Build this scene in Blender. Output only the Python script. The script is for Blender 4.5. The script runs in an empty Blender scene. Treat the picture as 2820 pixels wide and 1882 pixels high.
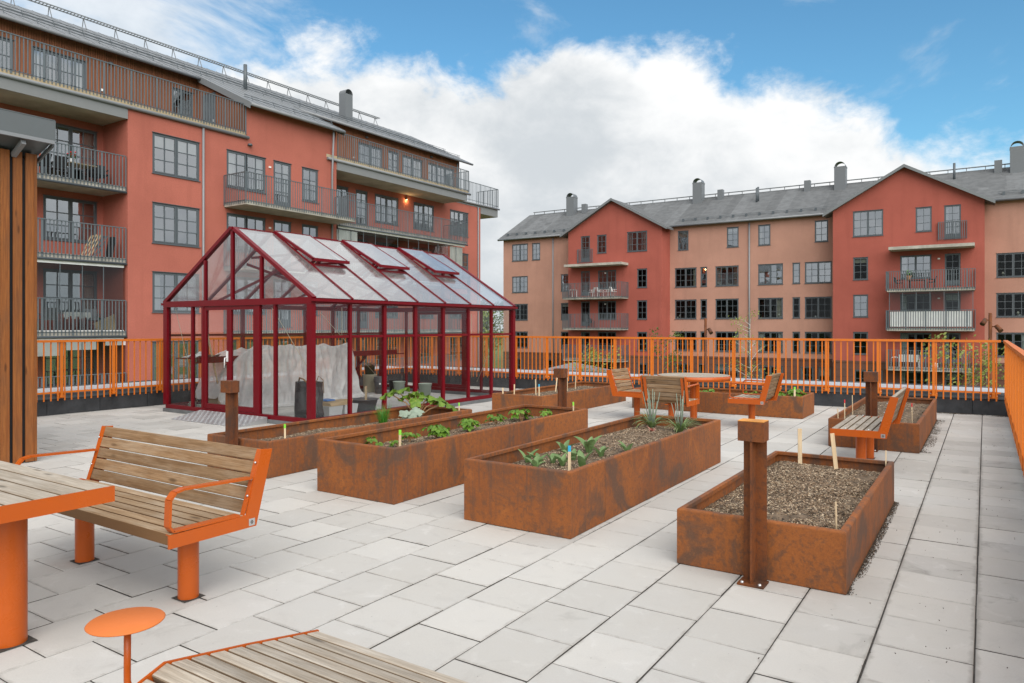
import bpy, bmesh, math, random
from mathutils import Vector, Matrix, noise, Euler

random.seed(7)
R = math.radians
scene = bpy.context.scene
COL = scene.collection

# ------------------------------------------------------------------ camera, sky, sun, exposure
cam_d = bpy.data.cameras.new('camera')
cam = bpy.data.objects.new('camera', cam_d); COL.objects.link(cam)
CAM = Vector((0, 0, 1.5)); YAW = R(33.4)
cam.location = CAM; cam.rotation_euler = (R(90), 0, YAW)
cam_d.sensor_fit = 'HORIZONTAL'; cam_d.sensor_width = 36
cam_d.lens = 36 * 1976 / 2820; cam_d.shift_y = -41 / 2820
cam_d.clip_start = 0.05; cam_d.clip_end = 2000
scene.camera = cam

SUN_EL, SUN_AZ = 38, 130          # azimuth clockwise from +Y
sun_d = bpy.data.lights.new('sun', 'SUN'); sun_d.energy = 2.0; sun_d.angle = R(70); sun_d.color = (1, .945, .865)
sun = bpy.data.objects.new('sun', sun_d); COL.objects.link(sun)
sdir = Vector((math.sin(R(SUN_AZ)) * math.cos(R(SUN_EL)), math.cos(R(SUN_AZ)) * math.cos(R(SUN_EL)), math.sin(R(SUN_EL))))
sun.rotation_euler = sdir.to_track_quat('Z', 'Y').to_euler(); sun.location = (20, -20, 40)

scene.view_settings.view_transform = 'Standard'
scene.view_settings.look = 'None'
scene.view_settings.gamma = 1
scene.view_settings.use_curve_mapping = False
scene.view_settings.exposure = 0.98
scene.cycles.max_bounces = 6; scene.cycles.diffuse_bounces = 3; scene.cycles.glossy_bounces = 2
scene.cycles.transmission_bounces = 4; scene.cycles.transparent_max_bounces = 16
scene.cycles.caustics_reflective = False; scene.cycles.caustics_refractive = False

world = bpy.data.worlds.new('World'); scene.world = world; world.use_nodes = True


class NT:
    """tiny node helper"""
    def __init__(self, tree):
        self.t = tree; self.n = tree.nodes; self.l = tree.links
    def node(self, typ, **kw):
        n = self.n.new(typ)
        for k, v in kw.items():
            setattr(n, k, v)
        return n
    def put(self, sock, v):
        if isinstance(v, bpy.types.NodeSocket):
            self.l.new(v, sock)
        else:
            if hasattr(sock.default_value, '__len__') and len(sock.default_value) == 4 and len(v) == 3:
                v = (*v, 1)
            sock.default_value = v
    def math(self, op, a, b=0.0, c=0.0, clamp=False):
        n = self.node('ShaderNodeMath', operation=op, use_clamp=clamp)
        self.put(n.inputs[0], a); self.put(n.inputs[1], b); self.put(n.inputs[2], c)
        return n.outputs[0]
    def noise(self, vec, scale=5, detail=3, rough=.5, dist=0.0):
        n = self.node('ShaderNodeTexNoise')
        if vec is not None:
            self.put(n.inputs['Vector'], vec)
        n.inputs['Scale'].default_value = scale; n.inputs['Detail'].default_value = detail
        n.inputs['Roughness'].default_value = rough; n.inputs['Distortion'].default_value = dist
        return n.outputs['Fac']
    def smooth(self, v, a, b, lo=0.0, hi=1.0):
        n = self.node('ShaderNodeMapRange', interpolation_type='SMOOTHSTEP')
        self.put(n.inputs['Value'], v)
        n.inputs['From Min'].default_value = a; n.inputs['From Max'].default_value = b
        n.inputs['To Min'].default_value = lo; n.inputs['To Max'].default_value = hi
        return n.outputs['Result']
    def mix(self, f, a, b, mode='MIX'):
        n = self.node('ShaderNodeMix', data_type='RGBA', blend_type=mode)
        self.put(n.inputs[0], f); self.put(n.inputs[6], a); self.put(n.inputs[7], b)
        return n.outputs[2]
    def scale(self, vec, s):
        n = self.node('ShaderNodeMapping')
        self.put(n.inputs['Vector'], vec); n.inputs['Scale'].default_value = s
        return n.outputs['Vector']
    def ramp(self, v, stops):
        n = self.node('ShaderNodeValToRGB')
        while len(n.color_ramp.elements) < len(stops):
            n.color_ramp.elements.new(.5)
        for e, (p, c) in zip(n.color_ramp.elements, stops):
            e.position = p
            e.color = (*c, 1) if hasattr(c, '__len__') else (c, c, c, 1)
        self.put(n.inputs[0], v)
        return n.outputs[0]


def build_world():
    T = NT(world.node_tree); T.n.clear()
    out = T.node('ShaderNodeOutputWorld'); bg = T.node('ShaderNodeBackground')
    sky = T.node('ShaderNodeTexSky', sky_type='NISHITA')
    sky.sun_disc = False; sky.sun_elevation = R(SUN_EL); sky.sun_rotation = R(SUN_AZ)
    sky.altitude = 50; sky.air_density = 1.15; sky.dust_density = .35; sky.ozone_density = 1.6
    tc = T.node('ShaderNodeTexCoord'); d = tc.outputs['Generated']
    sep = T.node('ShaderNodeSeparateXYZ'); T.l.new(d, sep.inputs[0])
    az = T.math('DEGREES', T.math('ARCTAN2', sep.outputs[0], sep.outputs[1]))
    el = T.math('DEGREES', T.math('ARCSINE', T.math('MINIMUM', T.math('MAXIMUM', sep.outputs[2], -1), 1)))
    # how high the cloud bank stands in each compass direction
    stops = [(-180, 20), (-110, 20), (-74, 15), (-64, 15.5), (-56, 18.5), (-49.5, 19.4), (-43, 18.6), (-38, 19.2), (-33, 20.5), (-29, 22.3),
             (-25, 21.6), (-22, 20.8), (-15.7, 19.3), (-11, 17.0), (-6.8, 14.3), (-2, 11.8), (5, 11.5), (14, 14), (40, 20), (180, 20)]
    bank = T.math('MULTIPLY', T.ramp(T.math('DIVIDE', T.math('ADD', az, 180), 360), [((a + 180) / 360, e / 40) for a, e in stops]), 40)
    dv = T.scale(d, (1, 1, 1.5))
    n1 = T.noise(dv, 5.2, 10, .60, .25)
    n2 = T.noise(dv, 15, 8, .62, .35)
    n0 = T.noise(dv, 2.3, 4, .5)
    edge = T.math('ADD', T.math('SUBTRACT', bank, el), T.math('MULTIPLY', T.math('SUBTRACT', n1, .5), 13))
    edge = T.math('ADD', edge, T.math('MULTIPLY', T.math('SUBTRACT', n2, .5), 5))
    m_bank = T.smooth(edge, -1.4, 1.7)
    # loose fair-weather cloud above the bank and everywhere else in the sky
    hi_n = T.math('ADD', T.math('MULTIPLY', T.noise(T.scale(d, (1, 1, 2.2)), 4.1, 8, .6, .4), .75), T.math('MULTIPLY', n0, .4))
    left = T.smooth(az, -36, -60)
    hi = T.math('ADD', hi_n, T.math('MULTIPLY', left, .12))
    m_hi = T.math('MULTIPLY', T.smooth(hi, .61, .80), .8)
    over = T.smooth(el, 24.5, 34, 0, .95)               # cloud cover thickens overhead
    m_over = T.math('MULTIPLY', over, T.smooth(n0, .22, .45))
    mask = T.math('MAXIMUM', T.math('MAXIMUM', m_bank, m_hi), m_over)
    shade = T.math('ADD', T.math('MULTIPLY', T.noise(dv, 4.0, 7, .55, .2), .8), T.math('MULTIPLY', n2, .25))
    lowg = T.smooth(T.math('SUBTRACT', bank, el), 1.5, 15)      # flat grey bases low down, bright billowing tops
    sh = T.smooth(T.math('SUBTRACT', shade, T.math('MULTIPLY', lowg, .13)), .30, .62)
    cloud = T.mix(sh, (4.45, 4.75, 5.0), (6.9, 6.95, 6.95))
    blue = T.mix(1.0, sky.outputs[0], (.55, .92, 1.02), 'MULTIPLY')
    col = T.mix(mask, blue, cloud)
    T.l.new(col, bg.inputs[0]); bg.inputs[1].default_value = .075
    T.l.new(bg.outputs[0], out.inputs[0])


build_world()

# ------------------------------------------------------------------ materials
MATS = {}


def base_mat(name):
    m = bpy.data.materials.new(name); m.use_nodes = True
    T = NT(m.node_tree); T.n.clear()
    out = T.node('ShaderNodeOutputMaterial'); p = T.node('ShaderNodeBsdfPrincipled')
    T.l.new(p.outputs[0], out.inputs[0])
    MATS[name] = m
    return m, T, p, out


def bump(T, p, h, strength=.3, dist=.01):
    b = T.node('ShaderNodeBump'); b.inputs['Strength'].default_value = strength; b.inputs['Distance'].default_value = dist
    T.put(b.inputs['Height'], h); T.l.new(b.outputs[0], p.inputs['Normal'])


def simple(name, col, rough=.6, var=.12, vscale=3, metal=0.0, bmp=0.0, bscale=60, obj_var=0.0, spec=.5):
    m, T, p, out = base_mat(name)
    tc = T.node('ShaderNodeTexCoord'); v = tc.outputs['Object']
    n = T.noise(v, vscale, 5, .6)
    c = T.mix(T.smooth(n, .3, .7), tuple(x * (1 - var) for x in col), tuple(min(1, x * (1 + var)) for x in col))
    if obj_var:
        oi = T.node('ShaderNodeObjectInfo')
        h = T.node('ShaderNodeHueSaturation'); T.l.new(c, h.inputs['Color'])
        T.put(h.inputs['Value'], T.math('ADD', T.math('MULTIPLY', oi.outputs['Random'], 2 * obj_var), 1 - obj_var))
        c = h.outputs[0]
    T.l.new(c, p.inputs['Base Color'])
    p.inputs['Roughness'].default_value = rough; p.inputs['Metallic'].default_value = metal
    p.inputs['Specular IOR Level'].default_value = spec
    if bmp:
        bump(T, p, T.noise(v, bscale, 4, .6), bmp, .004)
    return m


def m_paving(name='paving', near=True):
    m, T, p, out = base_mat(name)
    tc = T.node('ShaderNodeTexCoord'); geo = T.node('ShaderNodeNewGeometry'); v = geo.outputs['Position']
    at = T.node('ShaderNodeAttribute', attribute_name='tint')
    big = T.noise(v, 1.3, 5, .6); mid = T.noise(v, 6, 6, .65, .6); fine = T.noise(v, 130, 3, .7)
    c = T.mix(at.outputs['Fac'], (.395, .380, .357), (.560, .542, .512))
    c = T.mix(T.smooth(big, .35, .7, 0, .5), c, (.50, .495, .485))
    c = T.mix(T.smooth(mid, .52, .78, 0, .5), c, (.42, .405, .385))
    c = T.mix(T.smooth(mid, .44, .26, 0, .35), c, (.66, .65, .635))
    # damp grey blotches, a few slabs only
    st = T.math('MULTIPLY', T.smooth(T.noise(v, 2.6, 7, .68, 1.1), .55, .70), T.smooth(at.outputs['Fac'], .75, .1))
    c = T.mix(T.math('MULTIPLY', st, .75), c, (.235, .225, .21))
    c = T.mix(T.smooth(fine, .30, .8, 0, .22), c, (.36, .35, .335))
    if near:     # grime along the edges of each slab
        so = T.node('ShaderNodeSeparateXYZ'); T.l.new(tc.outputs['Object'], so.inputs[0])
        eg = T.math('MAXIMUM', T.math('DIVIDE', T.math('ABSOLUTE', so.outputs[0]), .1885), T.math('DIVIDE', T.math('ABSOLUTE', so.outputs[1]), .1985))
        eg = T.math('ADD', eg, T.math('MULTIPLY', T.math('SUBTRACT', T.noise(v, 9, 6, .7, .5), .5), .34))
        c = T.mix(T.smooth(eg, .93, 1.06, 0, .62), c, (.27, .255, .235))
    sp = T.noise(v, 42, 2, .5)
    c = T.mix(T.smooth(sp, .745, .78, 0, .8), c, (.12, .11, .10))
    T.l.new(c, p.inputs['Base Color']); p.inputs['Roughness'].default_value = .85
    p.inputs['Specular IOR Level'].default_value = .25
    bump(T, p, T.math('ADD', T.math('MULTIPLY', fine, .6), mid), .22, .004)


def m_corten(name='corten', dark=1.0):
    m, T, p, out = base_mat(name)
    geo = T.node('ShaderNodeNewGeometry'); v = geo.outputs['Position']
    streak = T.noise(T.scale(v, (5, 5, .45)), 2.0, 6, .62, .4)
    blot = T.noise(T.scale(v, (1, 1, .75)), 2.7, 9, .68, .7); big = T.noise(v, 1.0, 4, .6); fine = T.noise(v, 85, 4, .75)
    drip = T.math('MULTIPLY', T.smooth(T.noise(T.scale(v, (30, 30, 1.6)), 1.0, 4, .6), .48, .62), T.smooth(big, .42, .60))
    c = T.mix(T.smooth(big, .35, .65), (.300, .096, .022), (.225, .070, .019))
    c = T.mix(T.smooth(streak, .5, .72, 0, .45), c, (.125, .056, .032))
    c = T.mix(T.smooth(blot, .495, .63, 0, .85), c, (.095, .058, .040))
    c = T.mix(T.math('MULTIPLY', drip, .55), c, (.090, .055, .040))
    c = T.mix(T.smooth(blot, .42, .30, 0, .7), c, (.36, .118, .026))
    c = T.mix(T.smooth(fine, .42, .78, 0, .45), c, (.11, .042, .018))
    c = T.mix(T.smooth(fine, .45, .25, 0, .3), c, (.40, .160, .06))
    gr = T.noise(v, 28, 6, .72, .3)
    c = T.mix(T.smooth(gr, .48, .66, 0, .7), c, (.115, .056, .032))
    c = T.mix(T.smooth(gr, .44, .28, 0, .35), c, (.38, .130, .030))
    if dark < 1:
        c = T.mix(1.0, c, (dark, dark * .93, dark * .95), 'MULTIPLY')
    T.l.new(c, p.inputs['Base Color']); p.inputs['Roughness'].default_value = .72
    p.inputs['Specular IOR Level'].default_value = .35
    bump(T, p, T.math('ADD', fine, T.math('MULTIPLY', blot, .5)), .35, .003)


def m_wood(name, c0, c1, c2, rough=.7, sx=1.0, knots=True, silver=False):
    m, T, p, out = base_mat(name)
    tc = T.node('ShaderNodeTexCoord'); oi = T.node('ShaderNodeObjectInfo')
    va = T.node('ShaderNodeVectorMath', operation='ADD'); T.l.new(tc.outputs['Object'], va.inputs[0])
    cmb = T.node('ShaderNodeCombineXYZ')
    T.put(cmb.inputs[0], T.math('MULTIPLY', oi.outputs['Random'], 31)); T.put(cmb.inputs[1], T.math('MULTIPLY', oi.outputs['Random'], 17)); T.put(cmb.inputs[2], T.math('MULTIPLY', oi.outputs['Random'], 7))
    T.l.new(cmb.outputs[0], va.inputs[1]); v = va.outputs[0]
    g = T.noise(T.scale(v, (1.1 * sx, 26, 26)), 2.0, 8, .65, .9)
    gf = T.noise(T.scale(v, (3 * sx, 90, 90)), 2.0, 4, .7)
    pat = T.noise(T.scale(v, (1.6 * sx, 7, 7)), 1.5, 4, .6)
    c = T.mix(T.smooth(g, .35, .68), c0, c1)
    c = T.mix(T.smooth(pat, .42, .72, 0, .8), c, c2)
    c = T.mix(T.smooth(gf, .35, .8, 0, .55), c, tuple(x * .45 for x in c0))
    if knots:
        vo = T.node('ShaderNodeTexVoronoi'); T.put(vo.inputs['Vector'], T.scale(v, (2.3 * sx, 9, 9))); vo.inputs['Scale'].default_value = 1
        c = T.mix(T.smooth(vo.outputs['Distance'], .16, .05, 0, .75), c, tuple(x * .3 for x in c0))
    if silver:   # upper faces weathered to silver; brown flanks coloured darker so slat gaps read as shade
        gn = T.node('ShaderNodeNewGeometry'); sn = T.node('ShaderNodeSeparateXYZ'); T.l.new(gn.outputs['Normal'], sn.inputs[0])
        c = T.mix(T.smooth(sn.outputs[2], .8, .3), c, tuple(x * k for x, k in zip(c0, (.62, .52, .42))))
    h = T.node('ShaderNodeHueSaturation'); T.l.new(c, h.inputs['Color'])
    T.put(h.inputs['Value'], T.math('ADD', T.math('MULTIPLY', oi.outputs['Random'], .36), .82))
    T.l.new(h.outputs[0], p.inputs['Base Color']); p.inputs['Roughness'].default_value = rough
    p.inputs['Specular IOR Level'].default_value = .3
    bump(T, p, T.math('ADD', g, gf), .35, .003)


def m_plaster(name, col):
    m, T, p, out = base_mat(name)
    geo = T.node('ShaderNodeNewGeometry'); v = geo.outputs['Position']
    big = T.noise(v, .35, 6, .6); fine = T.noise(v, 22, 5, .75); st = T.noise(T.scale(v, (1.2, 1.2, .12)), 1.5, 5, .6)
    c = T.mix(T.smooth(big, .3, .7), tuple(x * .90 for x in col), tuple(x * 1.10 for x in col))
    c = T.mix(T.smooth(fine, .3, .75, 0, .5), c, tuple(x * .60 for x in col))
    c = T.mix(T.smooth(st, .50, .75, 0, .4), c, tuple(x * .72 for x in col))
    T.l.new(c, p.inputs['Base Color']); p.inputs['Roughness'].default_value = .93
    p.inputs['Specular IOR Level'].default_value = .15
    bump(T, p, fine, .5, .012)


def m_glass(name, base=.06, gain=1.6, tint=(.93, .95, .94), wob=0.0, dirt=0.0):
    m = bpy.data.materials.new(name); m.use_nodes = True; T = NT(m.node_tree); T.n.clear(); MATS[name] = m
    out = T.node('ShaderNodeOutputMaterial'); tr = T.node('ShaderNodeBsdfTransparent'); gl = T.node('ShaderNodeBsdfGlossy')
    tr.inputs[0].default_value = (*tint, 1); gl.inputs['Roughness'].default_value = .015; gl.inputs[0].default_value = (.92, .96, 1, 1)
    fr = T.node('ShaderNodeFresnel'); fr.inputs[0].default_value = 1.5
    f = T.math('ADD', T.math('MULTIPLY', fr.outputs[0], gain), base, clamp=True)
    geo = T.node('ShaderNodeNewGeometry')
    if wob:
        b = T.node('ShaderNodeBump'); b.inputs['Strength'].default_value = wob; b.inputs['Distance'].default_value = .02
        T.put(b.inputs['Height'], T.noise(geo.outputs['Position'], 1.4, 2, .4)); T.l.new(b.outputs[0], gl.inputs['Normal'])
    mx = T.node('ShaderNodeMixShader'); T.put(mx.inputs[0], f); T.l.new(tr.outputs[0], mx.inputs[1]); T.l.new(gl.outputs[0], mx.inputs[2])
    last = mx.outputs[0]
    if dirt:
        df = T.node('ShaderNodeBsdfDiffuse'); df.inputs[0].default_value = (.8, .8, .8, 1)
        m2 = T.node('ShaderNodeMixShader'); T.put(m2.inputs[0], T.smooth(T.noise(geo.outputs['Position'], 2.0, 5, .65), .3, .8, 0, dirt))
        T.l.new(last, m2.inputs[1]); T.l.new(df.outputs[0], m2.inputs[2]); last = m2.outputs[0]
    T.l.new(last, out.inputs[0])


def m_thin(name, col, transp, gloss=.0, rough=.3, trl=.5, nscale=3.0, namp=.1, fgain=1.3):
    """thin sheet that scatters and lets light through"""
    m = bpy.data.materials.new(name); m.use_nodes = True; T = NT(m.node_tree); T.n.clear(); MATS[name] = m
    out = T.node('ShaderNodeOutputMaterial'); tr = T.node('ShaderNodeBsdfTransparent'); df = T.node('ShaderNodeBsdfDiffuse'); tl = T.node('ShaderNodeBsdfTranslucent'); gl = T.node('ShaderNodeBsdfGlossy')
    for n in (df, tl):
        n.inputs[0].default_value = (*col, 1)
    gl.inputs['Roughness'].default_value = rough
    geo = T.node('ShaderNodeNewGeometry')
    a = T.node('ShaderNodeMixShader'); a.inputs[0].default_value = trl; T.l.new(df.outputs[0], a.inputs[1]); T.l.new(tl.outputs[0], a.inputs[2])
    b = T.node('ShaderNodeMixShader')
    T.put(b.inputs[0], T.smooth(T.noise(geo.outputs['Position'], nscale, 5, .6), .2, .8, max(0, transp - namp), transp + namp))
    T.l.new(a.outputs[0], b.inputs[1]); T.l.new(tr.outputs[0], b.inputs[2])
    last = b.outputs[0]
    if gloss:
        c = T.node('ShaderNodeMixShader'); fr = T.node('ShaderNodeFresnel'); fr.inputs[0].default_value = 1.5
        T.put(c.inputs[0], T.math('ADD', T.math('MULTIPLY', fr.outputs[0], fgain), gloss, clamp=True)); T.l.new(last, c.inputs[1]); T.l.new(gl.outputs[0], c.inputs[2]); last = c.outputs[0]
    T.l.new(last, out.inputs[0])


def m_leaf(name, c0, c1, rough=.45):
    m, T, p, out = base_mat(name)
    geo = T.node('ShaderNodeNewGeometry'); v = geo.outputs['Position']
    oi = T.node('ShaderNodeObjectInfo')
    c = T.mix(T.smooth(T.noise(v, 25, 4, .6), .3, .7), c0, c1)
    c = T.mix(T.math('MULTIPLY', geo.outputs['Random Per Island'], .5), c, tuple(x * .55 for x in c0))
    h = T.node('ShaderNodeHueSaturation'); T.l.new(c, h.inputs['Color']); T.put(h.inputs['Value'], T.math('ADD', T.math('MULTIPLY', oi.outputs['Random'], .3), .85))
    T.l.new(h.outputs[0], p.inputs['Base Color']); p.inputs['Roughness'].default_value = rough
    tl = T.node('ShaderNodeBsdfTranslucent'); T.l.new(h.outputs[0], tl.inputs[0])
    mx = T.node('ShaderNodeMixShader'); mx.inputs[0].default_value = .3
    T.l.new(p.outputs[0], mx.inputs[1]); T.l.new(tl.outputs[0], mx.inputs[2]); T.l.new(mx.outputs[0], out.inputs[0])


def m_paint(name, col, rough=.4, dirt=.12, spec=.5):
    m, T, p, out = base_mat(name)
    geo = T.node('ShaderNodeNewGeometry'); v = geo.outputs['Position']
    n = T.noise(v, 5, 7, .68, .4); f = T.noise(v, 160, 2, .5)
    c = T.mix(T.smooth(n, .35, .75, 0, dirt * 2), col, tuple(x * .72 + .015 for x in col))
    c = T.mix(T.smooth(n, .42, .28, 0, dirt), c, tuple(min(1, x * 1.1 + .03) for x in col))
    T.l.new(c, p.inputs['Base Color'])
    T.put(p.inputs['Roughness'], T.smooth(n, .3, .7, rough * .85, min(1, rough * 1.25)))
    p.inputs['Specular IOR Level'].default_value = spec
    bump(T, p, f, .06, .001)


m_paving(); m_paving('far_paving', False); m_corten(); m_corten('dark_corten', .62)
_m, _T, _p, _o = base_mat('lamp_glow'); _p.inputs['Emission Color'].default_value = (1, .7, .35, 1); _p.inputs['Emission Strength'].default_value = 6
simple('joint', (.050, .045, .040), .95, .4, 30)
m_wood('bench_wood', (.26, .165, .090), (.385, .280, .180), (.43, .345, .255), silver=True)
m_wood('back_wood', (.200, .112, .052), (.315, .200, .110), (.35, .255, .170))
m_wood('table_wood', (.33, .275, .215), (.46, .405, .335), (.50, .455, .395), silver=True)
m_wood('shed_wood', (.205, .066, .016), (.285, .102, .025), (.17, .066, .024), .55)
m_wood('clad_wood', (.22, .080, .035), (.30, .115, .05), (.19, .08, .045), .7, .3, False)
m_wood('raw_wood', (.42, .33, .20), (.52, .42, .27), (.38, .33, .26), .75)
m_wood('stake_wood', (.62, .46, .28), (.74, .60, .41), (.60, .49, .34), .7, 1.0, False)
m_plaster('red_plaster', (.44, .140, .104)); m_plaster('gable_plaster', (.385, .106, .080)); m_plaster('salmon_plaster', (.47, .256, .194)); m_plaster('brown_plaster', (.150, .078, .060))
m_paint('orange_rail', (.66, .165, .011), .42, .10)
m_paint('orange_paint', (.46, .088, .008), .30, .16, .35)
m_paint('orange_disc', (.62, .165, .035), .5, .16, .3)
m_paint('greenhouse_red', (.140, .0008, .006), .36, .05, .22)
m_paint('frame_grey', (.085, .100, .113), .45, .06)
m_paint('rail_grey', (.105, .125, .140), .45, .06)
m_paint('pipe_grey', (.215, .225, .24), .4, .08)
m_paint('roof_metal', (.175, .185, .195), .42, .05)
m_paint('fascia_grey', (.20, .205, .21), .5, .08)
m_paint('chimney_grey', (.15, .16, .17), .45, .08)
m_paint('shed_grey', (.105, .118, .125), .45, .1)
m_paint('cap_metal', (.50, .52, .545), .4, .14)
simple('roof_felt', (.120, .125, .130), .9, .16, 2.0, bmp=.3, bscale=50, obj_var=.16)
simple('parapet_felt', (.046, .049, .054), .92, .25, 4.0, bmp=.6, bscale=160, obj_var=.12)
simple('concrete', (.40, .375, .33), .85, .2, 1.5, bmp=.3, bscale=40)
simple('soffit', (.40, .375, .325), .85, .22, .8)
simple('white', (.78, .78, .77), .5, .05)
simple('white_plastic', (.70, .71, .71), .35, .05)
simple('bright_metal', (.62, .63, .64), .3, .1, metal=.8)
simple('black_plastic', (.022, .022, .024), .45, .2)
simple('dark_fabric', (.018, .018, .021), .85, .2)
simple('grey_plastic', (.115, .12, .13), .45, .12)
simple('green_plastic', (.34, .41, .35), .4, .08)
simple('cream_plastic', (.60, .56, .42), .5, .1)
simple('moss_pot', (.05, .055, .03), .8, .3)
simple('clay', (.45, .22, .12), .8, .15)
simple('tan_pot', (.52, .36, .21), .8, .15)
simple('cardboard', (.50, .36, .21), .85, .12)
simple('straw', (.42, .30, .16), .8, .3)
simple('steel_plate', (.50, .51, .52), .42, .1, metal=.7)
simple('plinth', (.13, .135, .14), .85, .15)
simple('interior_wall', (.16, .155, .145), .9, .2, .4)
simple('curtain_white', (.74, .74, .72), .9, .08)
simple('curtain_beige', (.50, .45, .37), .9, .15)
simple('lamp_shade', (.85, .80, .70), .7, .05)
simple('grass', (.085, .135, .030), .95, .4, .6, bmp=.5, bscale=12)
simple('courtyard_gravel', (.30, .285, .26), .95, .2, .5)
simple('soil', (.135, .094, .060), .97, .5, 14, bmp=.9, bscale=55)
simple('chip_pale', (.44, .345, .24), .9, .3, 40)
simple('chip_brown', (.225, .150, .092), .9, .4, 40)
simple('chip_dark', (.060, .043, .030), .95, .4, 40)
simple('bark', (.16, .13, .10), .95, .35, 8, bmp=.6, bscale=30)
simple('birch_bark', (.50, .48, .44), .9, .3, 6, bmp=.3, bscale=30)
simple('paint_green', (.22, .62, .045), .5, .08)
simple('paint_blue', (.02, .33, .56), .5, .08)
simple('paint_red', (.62, .02, .03), .5, .08)
simple('ink', (.05, .04, .035), .8, .1)
simple('orange_top', (.62, .26, .05), .8, .3, 8)
simple('pink_leaf', (.62, .27, .22), .7, .2)
simple('cord', (.62, .55, .40), .8, .1)
simple('blue_bag', (.08, .22, .55), .4, .1)
simple('rope', (.26, .15, .07), .9, .3)
m_glass('greenhouse_glass', .0, .75, (.99, .995, .99), .05, .012)
m_glass('dim_window_glass', .0, .55, (.55, .60, .59), .12)  # same window glass with reflection weakened, imitating panes that mirror dark surroundings
m_glass('window_glass', .30, 1.7, (.62, .66, .65), .10)
m_glass('balcony_glass', .0, .8, (.88, .90, .89), .06)
m_thin('polycarb', (.98, .98, .98), .74, .17, .14, .4, 1.2, .06, 1.9)
m_thin('fleece', (.98, .98, .975), .27, .02, .35, .4, 5, .14, .5)
m_thin('bag_plastic', (.045, .047, .05), .04, .10, .22, .1)
m_leaf('leaf_strawberry', (.105, .235, .022), (.21, .36, .035))
m_leaf('leaf_tulip', (.16, .28, .095), (.26, .38, .16), .4)
m_leaf('leaf_strap', (.20, .33, .10), (.38, .47, .22), .4)
m_leaf('leaf_rhubarb', (.125, .25, .03), (.26, .38, .05))
m_leaf('leaf_silver', (.33, .42, .32), (.45, .53, .43), .7)
m_leaf('leaf_chive', (.045, .20, .02), (.10, .30, .03))
m_leaf('leaf_tree', (.10, .155, .028), (.19, .24, .05), .6)
m_leaf('leaf_spring', (.26, .31, .06), (.36, .40, .11), .6)
m_leaf('leaf_house', (.04, .13, .02), (.08, .21, .03), .5)
simple('stalk', (.36, .20, .10), .5, .2)


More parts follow.
